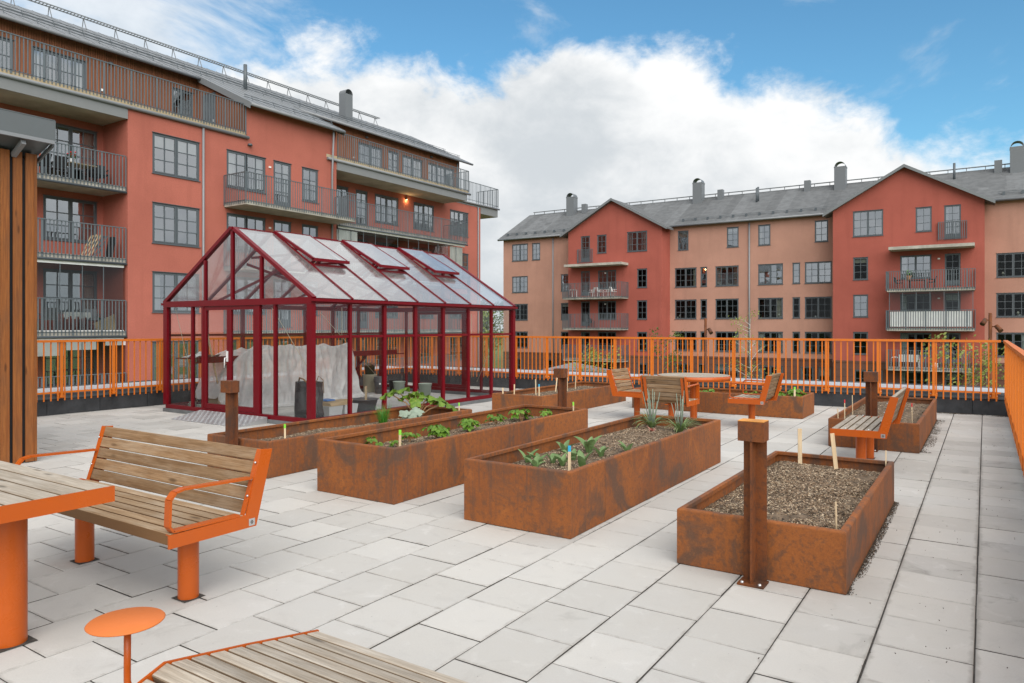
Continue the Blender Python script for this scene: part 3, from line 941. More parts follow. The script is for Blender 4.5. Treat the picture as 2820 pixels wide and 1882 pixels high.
    # long shelf on the left side
    mb = MB()
    for k in range(5):
        mb.box(X0 + .06 + k * .13, X0 + .17 + k * .13, Y0 + .12, Y1 - .25, .93, .945)
    mb.box(X0 + .70, X0 + .72, Y0 + .12, Y1 - .25, .87, .97)
    mb.box(X0 + .721, X0 + .735, Y0 + .08, Y1 - .02, .86, .885)
    sh = part(t, 'shelf', mb, F)
    for y in (Y0 + .8, Y0 + 2.4, Y0 + 4.25):
        mb = MB(); mb.bar((X0 + .04, y, .25), (X0 + .68, y, .90), .03, .05, 0, (0, 1, 0)); part(t, 'shelf_brace', mb, F, sh)
    # light cords hanging inside
    cords = [((X0 + .1, Y0 + .1, 1.8), (X0 + .72, Y0 + .12, .2)), ((X1 - .1, Y1 - .1, 1.8), (X1 - .85, Y1 - .1, .3)), ((X1 - .1, Y1 - 1.3, 1.75), (X1 - .1, Y1 - 1.3, .5)),
             ((X1 - .15, Y0 + .75, 1.8), (X1 - .15, Y0 + .75, 1.2)), ((-9.4, Y0 + .12, 1.8), (-9.1, Y0 + .9, .4)), ((X0 + .1, Y1 - 2.0, 1.8), (X0 + .5, Y1 - .6, .3))]
    for a, b in cords:
        mb = MB(); mb.tube([a, b], .0045, 5); part(t, 'cord', mb, 'cord')
    return t


greenhouse()

# ramp of chequer plate at the greenhouse door
def ramp():
    x0, x1, y0, y1 = -11.02, -9.28, 6.66, 7.19
    t = thing('door_ramp', 'silver chequer-plate ramp at the greenhouse door', 'ramp', ((x0 + x1) / 2, y0, 0))
    mb = MB(); h = .10
    mb.add([(x0, y0, .004), (x1, y0, .004), (x1, y1, h), (x0, y1, h), (x0, y1, .002), (x1, y1, .002), (x0, y0, .002), (x1, y0, .002)],
           [(0, 1, 2, 3), (1, 7, 5, 2), (0, 3, 4, 6), (3, 2, 5, 4), (0, 6, 7, 1)])
    part(t, 'plate', mb, 'steel_plate')
    mb = MB(); nx, ny = 30, 10
    for j in range(ny):
        for i in range(nx):
            x = x0 + (i + .5) * (x1 - x0) / nx; y = y0 + (j + .5) * (y1 - y0) / ny
            z = .004 + (h - .004) * (y - y0) / (y1 - y0); a = R(45) if (i + j) % 2 else R(-45)
            dx, dy = math.cos(a) * .024, math.sin(a) * .024; ex, ey = -math.sin(a) * .007, math.cos(a) * .007
            sl = (h - .004) / (y1 - y0)
            pts = [(x - dx, y - dy), (x + ex, y + ey), (x + dx, y + dy), (x - ex, y - ey)]
            vs = [(px, py, z + (py - y) * sl + .0008) for px, py in pts] + [(x, y, z + .006)]
            mb.add(vs, [(3, 0, 4), (0, 1, 4), (1, 2, 4), (2, 3, 4)][::1])
    part(t, 'tread_studs', mb, 'bright_metal', kind='stuff')


ramp()


# ------------------------------------------------------------------ orange and wood furniture
def flat_frame(mb, pts, w, axis_off, mat=0, thick=.008):
    """extrude a closed 2-D outline (list of (a,z)) — a along local depth — into a plate of given thickness"""
    n = len(pts)
    vs = []
    for s in (-thick / 2, thick / 2):
        vs += [axis_off(a, z, s) for a, z in pts]
    fs = [tuple(range(n)), tuple(reversed(range(n, 2 * n)))] + [(i, n + i, n + (i + 1) % n, (i + 1) % n) for i in range(n)]
    mb.add(vs, fs, mat)


def seat(name, label, cat, org, ang, width, legs, arms='flat', group=None, back='back_wood', n_back=5, n_seat=6, seat_mat='bench_wood'):
    """bench or chair. Local: u along the width, w depth (front w=0 to rear w=.5), z up. ang rotates about z; the sitter faces local -w"""
    t = thing(name, label, cat, org, group)
    ox, oy, oz = org; c, s = math.cos(ang), math.sin(ang)
    def P(u, w, z):
        return Vector((ox + c * u - s * w, oy + s * u + c * w, oz + z))
    half = width / 2
    zs, zb = .435, .365; D = .48
    # side plates: L-shaped outline
    tilt = .075
    outline = [(0.0, zb), (.525, zb + .002), (D + .080 + tilt, .790), (D + .004 + tilt, .797), (D - .02, zs + .004), (0.0, zs)]
    for sd in (-1, 1):
        mb = MB(); u0 = sd * half
        flat_frame(mb, outline, 0, lambda a, z, k: P(u0 + k, a, z), thick=.010)
        sp = part(t, 'side_frame', mb, 'orange_paint')
        # inner flange following the front edge
        mb = MB(); ui = u0 - sd * .022
        for (a, b) in (((.01, zs - .004), (D - .03, zs - .002)), ((D - .03, zs - .002), (D + .01 + tilt, .795))):
            mb.bar(P(ui, *a), P(ui, *b), .034, .006)
        part(t, 'frame_flange', mb, 'orange_paint', sp)
        mb = MB()
        for a_, z_ in ((.14, zs + .006), (.36, zs + .006)):
            q_ = P(ui, a_, z_); mb.lathe((q_.x, q_.y, q_.z), [(.009, 0), (.009, .006), (.005, .008), (0, .008)], 8)
        for k_ in (.3, .55, .8):
            q_ = P(u0 - sd * .014, D - .02 + (tilt + .03) * k_ - .012, zs + .36 * k_); mb.lathe((q_.x, q_.y, q_.z), [(0, -.006), (.007, -.004), (.007, .004), (0, .006)], 8)
        part(t, 'screw', mb, 'bright_metal', sp)
        if arms == 'flat':
            mb = MB()
            path = [(D + .02, .64), (.09, .655), (.045, .645), (.015, .61), (.010, zs + .04), (.03, zs + .012), (D - .06, zs + .010)]
            for (a, b) in zip(path, path[1:]):
                mb.bar(P(ui, *a), P(ui, *b), .048, .012, 0, (0, 0, 1) if abs(a[0] - b[0]) > .03 else P(0, 1, 0) - P(0, 0, 0))
            part(t, 'armrest', mb, 'orange_paint')
        elif arms == 'rod':
            mb = MB()
            mb.tube([P(ui, D + .05, .655), P(ui, .10, .665), P(ui, .045, .655), P(ui, .022, .62), P(ui, .02, zs + .03), P(ui, .05, zs + .012), P(ui, D - .03, zs + .012)], .011, 8)
            part(t, 'armrest', mb, 'orange_paint')
        elif arms == 'plate':
            mb = MB(); mb.bar(P(ui, D + .03, .645), P(ui, 0.0, .655), .05, .010); mb.bar(P(ui, .004, .655), P(ui, .004, zs), .05, .008, 0, P(0, 1, 0) - P(0, 0, 0))
            part(t, 'armrest', mb, 'orange_paint')
    Lb = width - .014
    # seat slats
    pitch = (D - .02) / n_seat
    for i in range(n_seat):
        w = .004 + pitch * (i + .5)
        hh = .062 if i == 0 else .040
        board(t, 'seat_slat', P(0, w, zs - .001 + .003 - hh / 2 + .002), Lb, pitch - .016, hh, seat_mat, (0, 0, ang), bev=.003)
    # back slats
    v0 = Vector((D - .018, zs + .008)); v1 = Vector((D + .012 + tilt, .80)); dv = (v1 - v0); Lback = dv.length; e = dv.normalized()
    pb = Lback / n_back
    tl = math.atan2(e.y, e.x)      # angle of the back from the horizontal
    for i in range(n_back):
        q = v0 + e * (pb * (i + .5)); nx, nz = e.y, -e.x
        cpt = P(0, q.x + nx * .016, q.y + nz * .016)
        board(t, 'back_slat', cpt, Lb, pb - .006, .034, back, Euler((tl, 0, ang), 'XYZ'))
    for u in (-half + .05, half - .05):
        mb = MB(); mb.bar(P(u, v0.x + .05, v0.y - .02), P(u, v1.x + .036, v1.y - .03), .04, .008, 0, P(0, 1, 0) - P(0, 0, 0))
        part(t, 'back_strap', mb, 'orange_paint')
    for u in (-half + .06, 0, half - .06):
        mb = MB(); mb.bar(P(u, .03, zb + .012), P(u, D, zb + .012), .04, .012)
        part(t, 'seat_bearer', mb, 'orange_paint')
    for u, r in legs:
        mb = MB(); b = P(u, .25, 0)
        mb.lathe((b.x, b.y, oz), [(r, -.01), (r, zb + .01)], 24); part(t, 'leg', mb, 'orange_paint')
        mb = MB(); mb.box(b.x - r - .008, b.x + r + .008, b.y - r - .008, b.y + r + .008, .0012, .0028); part(t, 'cut_out', mb, 'joint')
    # maker's badge on the right side plate: a tilted square ring with a bar
    u0 = half + .006; mb = MB(); cw, cz = .495, zb + .030; sz = .020
    def BP(a, z, d):
        return P(u0 + d, a, z)
    mb.add([BP(cw - sz, cz - sz, 0), BP(cw + sz, cz - sz, 0), BP(cw + sz, cz + sz, 0), BP(cw - sz, cz + sz, 0)], [(0, 1, 2, 3)])
    bd = part(t, 'badge', mb, 'bright_metal')
    mb = MB(); k = .013
    dia = [(0, -k), (k * .8, 0), (0, k), (-k * .8, 0)]; r_in = .62
    for i in range(4):
        (a0, z0), (a1, z1) = dia[i], dia[(i + 1) % 4]
        mb.add([BP(cw + a0, cz + z0, .0006), BP(cw + a1, cz + z1, .0006), BP(cw + a1 * r_in, cz + z1 * r_in, .0006), BP(cw + a0 * r_in, cz + z0 * r_in, .0006)], [(0, 1, 2, 3)])
    mb.add([BP(cw - .002, cz - .006, .0006), BP(cw + .002, cz - .006, .0006), BP(cw + .002, cz + .006, .0006), BP(cw - .002, cz + .006, .0006)], [(0, 1, 2, 3)])
    part(t, 'badge_mark', mb, 'ink', bd)
    return t


# bench facing the foreground table (faces -y): local u = +x, w = +y
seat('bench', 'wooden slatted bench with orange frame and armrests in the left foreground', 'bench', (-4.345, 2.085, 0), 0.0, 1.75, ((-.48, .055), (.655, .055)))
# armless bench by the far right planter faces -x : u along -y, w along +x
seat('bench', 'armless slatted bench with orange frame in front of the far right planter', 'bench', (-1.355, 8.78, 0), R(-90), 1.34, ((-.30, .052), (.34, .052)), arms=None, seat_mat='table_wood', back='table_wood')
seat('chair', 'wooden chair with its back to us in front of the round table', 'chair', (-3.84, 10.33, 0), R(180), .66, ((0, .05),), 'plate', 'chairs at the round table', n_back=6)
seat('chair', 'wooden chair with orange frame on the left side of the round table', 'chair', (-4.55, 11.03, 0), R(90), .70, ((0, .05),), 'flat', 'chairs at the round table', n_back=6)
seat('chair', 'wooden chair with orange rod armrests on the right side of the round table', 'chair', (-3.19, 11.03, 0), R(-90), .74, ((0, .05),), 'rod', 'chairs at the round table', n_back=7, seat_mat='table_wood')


def round_table():
    cx, cy, r = -3.84, 11.03, .56
    t = thing('round_table', 'round slatted table with orange rim near the far railing', 'table', (cx, cy, 0))
    mb = MB(); mb.lathe((cx, cy, 0), [(r - .004, .665), (r, .665), (r, .735), (r - .006, .735), (r - .006, .67), (r - .2, .667)], 48); part(t, 'rim', mb, 'orange_paint')
    n = 9; w = 2 * (r - .01) / n
    for i in range(n):
        y0 = -r + .01 + i * w + .003; y1 = y0 + w - .006
        def hx(y):
            return math.sqrt(max(0, (r - .009) ** 2 - y * y))
        seg = [(hx(y0 + (y1 - y0) * k / 4), y0 + (y1 - y0) * k / 4) for k in range(5)]
        out = [(x, y) for x, y in seg] + [(-x, y) for x, y in reversed(seg)]
        mb = MB(); m = len(out)
        mb.add([(cx + x, cy + y, .737) for x, y in out] + [(cx + x, cy + y, .70) for x, y in out],
               [tuple(range(m)), tuple(reversed(range(m, 2 * m)))] + [(j, m + j, m + (j + 1) % m, (j + 1) % m) for j in range(m)])
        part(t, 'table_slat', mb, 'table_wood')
    mb = MB(); mb.lathe((cx, cy, 0), [(.055, -.01), (.055, .69)], 24); part(t, 'leg', mb, 'orange_paint')
    mb = MB(); mb.box(cx - .4, cx + .4, cy - .03, cy + .03, .68, .695); mb.box(cx - .03, cx + .03, cy - .4, cy + .4, .664, .679); part(t, 'bearer', mb, 'orange_paint')


round_table()


def fore_table():
    x0, x1, y0, y1 = -4.87, -3.53, 1.16, 1.845; zt = .725
    t = thing('table', 'rectangular slatted table with orange end frame at the left edge', 'table', ((x0 + x1) / 2, (y0 + y1) / 2, 0))
    for x, s in ((x0, -1), (x1, 1)):
        mb = MB(); mb.box(x - .006, x + .006, y0, y1, zt - .072, zt + .003); part(t, 'end_frame', mb, 'orange_paint')
    n = 6; w = (y1 - y0) / n
    for i in range(n):
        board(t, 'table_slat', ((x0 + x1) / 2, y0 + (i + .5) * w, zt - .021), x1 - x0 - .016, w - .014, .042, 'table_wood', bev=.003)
    for x in (x0 + .25, x1 - .335):
        mb = MB(); mb.box(x - .05, x + .05, y0 + .04, y1 - .04, zt - .070, zt - .044); part(t, 'bearer', mb, 'orange_paint')
        mb = MB(); mb.lathe((x, 1.53, 0), [(.072, -.01), (.072, zt - .07)], 28); part(t, 'leg', mb, 'orange_paint')
        mb = MB(); mb.box(x - .086, x + .086, 1.53 - .086, 1.53 + .086, .0012, .0028); part(t, 'cut_out', mb, 'joint')


fore_table()


def lounger():
    xl, xr = -2.20, -1.42
    prof = [(1.945, .300), (1.62, .365), (1.31, .420), (1.20, .380), (.80, .300), (.55, .315), (.40, .40), (.05, .78)]
    t = thing('sun_lounger', 'wooden slatted sun lounger with orange edge and small round side table, cut off below', 'lounger', ((xl + xr) / 2, 1.1, 0))
    # resample the profile at slat pitch
    pts = [Vector((0, y, z)) for y, z in prof]
    L = [0]
    for a, b in zip(pts, pts[1:]):
        L.append(L[-1] + (b - a).length)
    def at(s):
        for i in range(len(pts) - 1):
            if s <= L[i + 1] or i == len(pts) - 2:
                k = (s - L[i]) / (L[i + 1] - L[i]); return pts[i].lerp(pts[i + 1], k), (pts[i + 1] - pts[i]).normalized()
    for x in (xl, xr):
        mb = MB()
        for a, b in zip(pts, pts[1:]):
            mb.hexa([(x - .005, a.y, a.z - .055), (x + .005, a.y, a.z - .055), (x + .005, b.y, b.z - .055), (x - .005, b.y, b.z - .055)],
                    [(x - .005, a.y, a.z + .003), (x + .005, a.y, a.z + .003), (x + .005, b.y, b.z + .003), (x - .005, b.y, b.z + .003)])
        part(t, 'side_frame', mb, 'orange_paint')
    p = .0705; s = p * .5; n = int(L[-1] / p)
    for i in range(n):
        q, d = at(i * p + p / 2)
        nrm = Vector((0, -d.z, d.y)); nrm = nrm if nrm.z > 0 else -nrm
        rx = math.atan2(d.z, d.y) + (math.pi if d.y < 0 else 0)
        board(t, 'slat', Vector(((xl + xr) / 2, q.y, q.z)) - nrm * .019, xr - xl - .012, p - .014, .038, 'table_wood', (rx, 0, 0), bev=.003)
    for x in (xl + .12, xr - .12):
        for y, h in ((1.7, .29), (.75, .24)):
            mb = MB(); mb.box(x - .03, x + .03, y - .03, y + .03, 0, h); part(t, 'leg', mb, 'orange_paint')
    cx, cy, zt = -2.32, 1.25, .55
    mb = MB(); mb.lathe((cx, cy, 0), [(0, zt - .006), (.113, zt - .006), (.116, zt - .003), (.113, zt), (0, zt)], 48)
    st = part(t, 'side_table', mb, 'orange_disc')
    mb = MB(); mb.tube([(cx + .01, cy, zt - .006), (cx + .012, cy - .002, .40), (cx + .014, cy - .003, .36), (cx + .03, cy - .004, .325), (cx + .06, cy - .004, .31), (xl - .005, cy - .004, .308)], .011, 12)
    part(t, 'stem', mb, 'orange_paint', st)


lounger()


# ------------------------------------------------------------------ timber shed at the left edge
def shed():
    xw, yc = -8.80, 3.735
    t = thing('shed', 'timber shed clad in red-brown upright boards at the left edge', 'shed', (-9.8, 2.0, 0))
    mb = MB(); mb.box(-10.9, xw - .045, -.9, yc - .035, 0.001, 3.36); part(t, 'inner_wall', mb, 'dark_fabric')
    y = yc - .05
    i = 0
    while y > -.8:
        board(t, 'board', (xw - .011, y, 1.71), 3.40, .088, .024, 'shed_wood', Euler((0, R(-90), 0)), bev=.003)
        y -= .1215; i += 1
    x = xw - .075
    while x > -10.9:
        board(t, 'board', (x, yc - .013, 1.71), 3.40, .088, .024, 'shed_wood', Euler((R(90), R(-90), 0)), bev=.003)
        x -= .1215
    board(t, 'corner_board', (xw - .013, yc + .001, 1.71), 3.40, .028, .05, 'shed_wood', Euler((0, R(-90), 0)), bev=.003)
    # mono-pitch roof falling away from us, tall grey fascia on the high side
    xf, yb, ye = -8.52, -1.2, 3.80
    xb = -11.4; dz = -.30
    def Z(x, z):
        return z + (xf - x) * -.30
    mb = MB(); mb.hexa([(xb, yb, Z(xb, 3.53)), (xf - .02, yb, 3.53), (xf - .02, ye, 3.53), (xb, ye, Z(xb, 3.53))],
                       [(xb, yb, Z(xb, 3.70)), (xf - .02, yb, 3.70), (xf - .02, ye, 3.70), (xb, ye, Z(xb, 3.70))]); part(t, 'roof', mb, 'shed_grey')
    mb = MB(); mb.box(xf - .018, xf, yb, ye + .012, 3.54, 3.755); mb.box(xf - .019, xf + .004, yb, ye + .012, 3.756, 3.764); mb.box(xf - .017, xf - .001, ye + .0125, ye + .020, 3.52, 3.757); part(t, 'fascia', mb, 'shed_grey')
    mb = MB(); mb.box(xf - .03, xf + .004, yb, ye + .010, 3.500, 3.538); part(t, 'drip_trim', mb, 'pipe_grey')
    mb = MB(); mb.bar((xf - .04, ye + .012, 3.50), (xw - .14, ye + .012, 3.36), .02, .04); part(t, 'end_trim', mb, 'shed_grey')
    mb = MB(); mb.bar((xf - .04, ye - .28, 3.47), (xw + .004, ye - .28, 3.36), .045, .05); part(t, 'bracket', mb, 'pipe_grey')


shed()


# ------------------------------------------------------------------ building kit
def m_clad():
    m, T, p, out = base_mat('cladding')
    geo = T.node('ShaderNodeNewGeometry'); v = geo.outputs['Position']
    g = T.noise(T.scale(v, (14, 14, .8)), 1.5, 6, .65)
    c = T.mix(T.smooth(g, .3, .7), (.20, .070, .030), (.31, .120, .055))
    c = T.mix(T.math('MULTIPLY', geo.outputs['Random Per Island'], .6), c, (.16, .060, .030))
    T.l.new(c, p.inputs['Base Color']); p.inputs['Roughness'].default_value = .8


m_clad()


def wall_holes(mb, P, a0, a1, z0, z1, holes, rev=.10, mat=0, rmat=None):
    """P(a, z, d): facade point, d inward. Rectangular openings with reveals"""
    hs = [(max(a0, h[0]), min(a1, h[1]), max(z0, h[2]), min(z1, h[3])) for h in holes if h[1] > a0 and h[0] < a1 and h[3] > z0 and h[2] < z1]
    A = sorted({a0, a1, *[h[0] for h in hs], *[h[1] for h in hs]}); Z = sorted({z0, z1, *[h[2] for h in hs], *[h[3] for h in hs]})
    for i in range(len(A) - 1):
        j = 0
        while j < len(Z) - 1:
            am = (A[i] + A[i + 1]) / 2
            def solid(jj):
                zm = (Z[jj] + Z[jj + 1]) / 2
                return not any(h[0] < am < h[1] and h[2] < zm < h[3] for h in hs)
            if not solid(j):
                j += 1; continue
            k = j
            while k + 1 < len(Z) - 1 and solid(k + 1):
                k += 1
            mb.add([P(A[i], Z[j], 0), P(A[i + 1], Z[j], 0), P(A[i + 1], Z[k + 1], 0), P(A[i], Z[k + 1], 0)], [(0, 1, 2, 3)], mat)
            j = k + 1
    rm = mat if rmat is None else rmat
    for b0, b1, c0, c1 in hs:
        for (pa, pz), (qa, qz) in (((b0, c0), (b1, c0)), ((b1, c0), (b1, c1)), ((b1, c1), (b0, c1)), ((b0, c1), (b0, c0))):
            mb.add([P(pa, pz, 0), P(qa, qz, 0), P(qa, qz, rev), P(pa, pz, rev)], [(0, 1, 2, 3)], rm)


_win = {}
UNIT_PANE = {}


def pane_mesh(mat):
    if mat not in UNIT_PANE:
        mb = MB(); mb.add([(0, 0, 0), (1, 0, 0), (1, 0, 1), (0, 0, 1)], [(0, 1, 2, 3)]); UNIT_PANE[mat] = mb.mesh('pane', mat)
    return UNIT_PANE[mat]


def window_mesh(w, h, sashes, cols, rows, door=False):
    key = (round(w, 2), round(h, 2), sashes, cols, rows, door)
    if key in _win:
        return _win[key]
    w, h = key[0], key[1]; mb = MB(); F, S, Mn = .055, .05, .036
    y0, y1 = .025, .10
    mb.box(0, F, y0, y1, 0, h); mb.box(w - F, w, y0, y1, 0, h); mb.box(F, w - F, y0, y1, 0, F); mb.box(F, w - F, y0, y1, h - F, h)
    panes = []
    sw = (w - 2 * F) / sashes
    for s in range(sashes):
        a, b = F + s * sw, F + (s + 1) * sw
        gap = .022 if sashes > 1 else .0
        a2, b2 = a + (gap if s else 0), b - (gap if s < sashes - 1 else 0)
        if s:
            mb.box(a - gap, a + gap, y0 + .004, y1, F, h - F)
        lo = F; ys0, ys1 = .012, .085
        bot = .32 if door else S
        mb.box(a2, a2 + S, ys0, ys1, lo, h - F); mb.box(b2 - S, b2, ys0, ys1, lo, h - F)
        mb.box(a2 + S, b2 - S, ys0, ys1, lo, lo + bot); mb.box(a2 + S, b2 - S, ys0, ys1, h - F - S, h - F)
        ga, gb, gz0, gz1 = a2 + S, b2 - S, lo + bot, h - F - S
        cw = (gb - ga) / cols; rh = (gz1 - gz0) / rows
        for c in range(1, cols):
            mb.box(ga + c * cw - Mn / 2, ga + c * cw + Mn / 2, .020, .062, gz0, gz1)
        for r in range(1, rows):
            mb.box(ga, gb, .023, .060, gz0 + r * rh - Mn / 2, gz0 + r * rh + Mn / 2)
        for c in range(cols):
            for r in range(rows):
                panes.append((ga + c * cw + (Mn / 2 if c else 0), gz0 + r * rh + (Mn / 2 if r else 0), cw - (Mn if 0 < c < cols - 1 else Mn / 2 if cols > 1 else 0), rh - (Mn if 0 < r < rows - 1 else Mn / 2)))
    mb.box(-.035, w + .035, -.05, .024, -.028, -.002)     # sill sheet
    mb.box(-.02, w + .02, -.035, .02, h + .001, h + .02)   # drip strip
    _win[key] = (mb.mesh('window', 'frame_grey'), panes)
    return _win[key]


def curtain_mesh(w, h, mat, seed):
    mb = MB(); n = max(6, int(w / .05)); vs = []
    rnd = random.Random(seed); ph = rnd.uniform(0, 6)
    for i in range(n + 1):
        y = .03 * math.sin(i * 1.9 + ph) + .01 * math.sin(i * 4.1)
        vs += [(w * i / n, y, 0), (w * i / n, y, h)]
    mb.add(vs, [(2 * i, 2 * i + 2, 2 * i + 3, 2 * i + 1) for i in range(n)], 0, True)
    return mb.mesh('curtain', mat)


wrnd = random.Random(21)


def window(t, face, a, wall, z, w, h, sashes=2, cols=2, rows=3, name='window', glass='window_glass', door=False, dress=True):
    """face 'x': facade faces +x at x=wall, a is y; face 'y': facade faces -y at y=wall, a is x"""
    me, panes = window_mesh(w, h, sashes, cols, rows, door)
    if face == 'x':
        loc = Vector((wall, a, z)); rot = (0, 0, R(90))
    elif face == 'y':
        loc = Vector((a, wall, z)); rot = (0, 0, 0)
    o = link(name, me, t, loc - ORG[t], rot)
    pm = pane_mesh(glass)
    for px, pz, pw, ph in panes:
        p = link('pane', pm, o, (px, .045, pz), (wrnd.gauss(0, .006), 0, wrnd.gauss(0, .006))); p.scale = (pw, 1, ph)
    if dress:
        q = wrnd.random(); cm = wrnd.choice(['curtain_white', 'curtain_white', 'curtain_beige'])
        if q < .45:
            cw = w * wrnd.uniform(.12, .24)
            for x in ((.06,), (w - .06 - cw,), (.06, w - .06 - cw))[wrnd.randrange(3)]:
                link('curtain', curtain_mesh(cw, h - .12, cm, wrnd.random()), o, (x, .22, .06))
        elif q < .58:
            bh = h * wrnd.uniform(.15, .4)
            mb = MB(); mb.add([(.06, .16, h - .06 - bh), (w - .06, .16, h - .06 - bh), (w - .06, .16, h - .06), (.06, .16, h - .06)], [(0, 1, 2, 3)])
            link('blind', mb.mesh('blind', cm), o)
    return o


def bars(P, path, z0, z1, pitch, bw, bt, mat=0):
    """upright bars along a path of (a, w) points"""
    mb = MB(); posts = MB()
    for (a0, w0), (a1, w1) in zip(path, path[1:]):
        L = math.hypot(a1 - a0, w1 - w0); n = max(1, int(round(L / pitch)))
        da, dw = (a1 - a0) / L, (w1 - w0) / L
        for i in range(n + 1):
            a, w = a0 + (a1 - a0) * i / n, w0 + (w1 - w0) * i / n
            tgt = posts if i % 8 == 0 else mb
            hw = bw / 2 * (1.9 if i % 8 == 0 else 1)
            c = [P(a + da * s * hw - dw * k * bt / 2, w + dw * s * hw + da * k * bt / 2, z) for z in (z0, z1) for s, k in ((-1, -1), (1, -1), (1, 1), (-1, 1))]
            tgt.hexa(c[:4], c[4:], mat)
    return mb, posts


def balcony(t, P, a0, a1, w_in, w_out, z, zr, th=.2, pitch=.135, sides=(True, True), slab=True, bw=.040, zb=None, name='balcony', lip=True):
    """concrete slab with a grey bar railing. P(a, w, z) maps to the world"""
    sg = 1 if w_out > w_in else -1
    sl = None
    if slab:
        mb = MB()
        c = [P(a, w, zz) for zz in (z - th, z) for a, w in ((a0, w_in), (a1, w_in), (a1, w_out), (a0, w_out))]
        mb.hexa(c[:4], c[4:])
        sl = part(t, name, mb, 'concrete')
    e = sg * .035; path = []
    if sides[0]:
        path.append((a0 - .03, w_in + sg * .05))
    path += [(a0 - (.03 if sides[0] else -.03), w_out + e), (a1 + (.03 if sides[1] else -.03), w_out + e)]
    if sides[1]:
        path.append((a1 + .03, w_in + sg * .05))
    zb = z - th * .7 if zb is None else zb
    mb, posts = bars(P, path, zb, zr - .022, pitch, bw, .012)
    for p, q in zip(path, path[1:]):
        posts.bar(P(*p, zr - .016), P(*q, zr - .016), .045, .034); posts.bar(P(*p, zb + .12), P(*q, zb + .12), .012, .03)
    r = part(t, 'railing', posts, 'rail_grey', sl)
    part(t, 'balusters', mb, 'rail_grey', sl if sl else None, kind='stuff')
    return sl


def downpipe(t, x, y, z0, z1, r=.05, elbow=None):
    mb = MB()
    pts = [(x, y, z0), (x, y, z1)] + ([elbow] if elbow else [])
    mb.tube(pts, r, 10); part(t, 'downpipe', mb, 'pipe_grey')


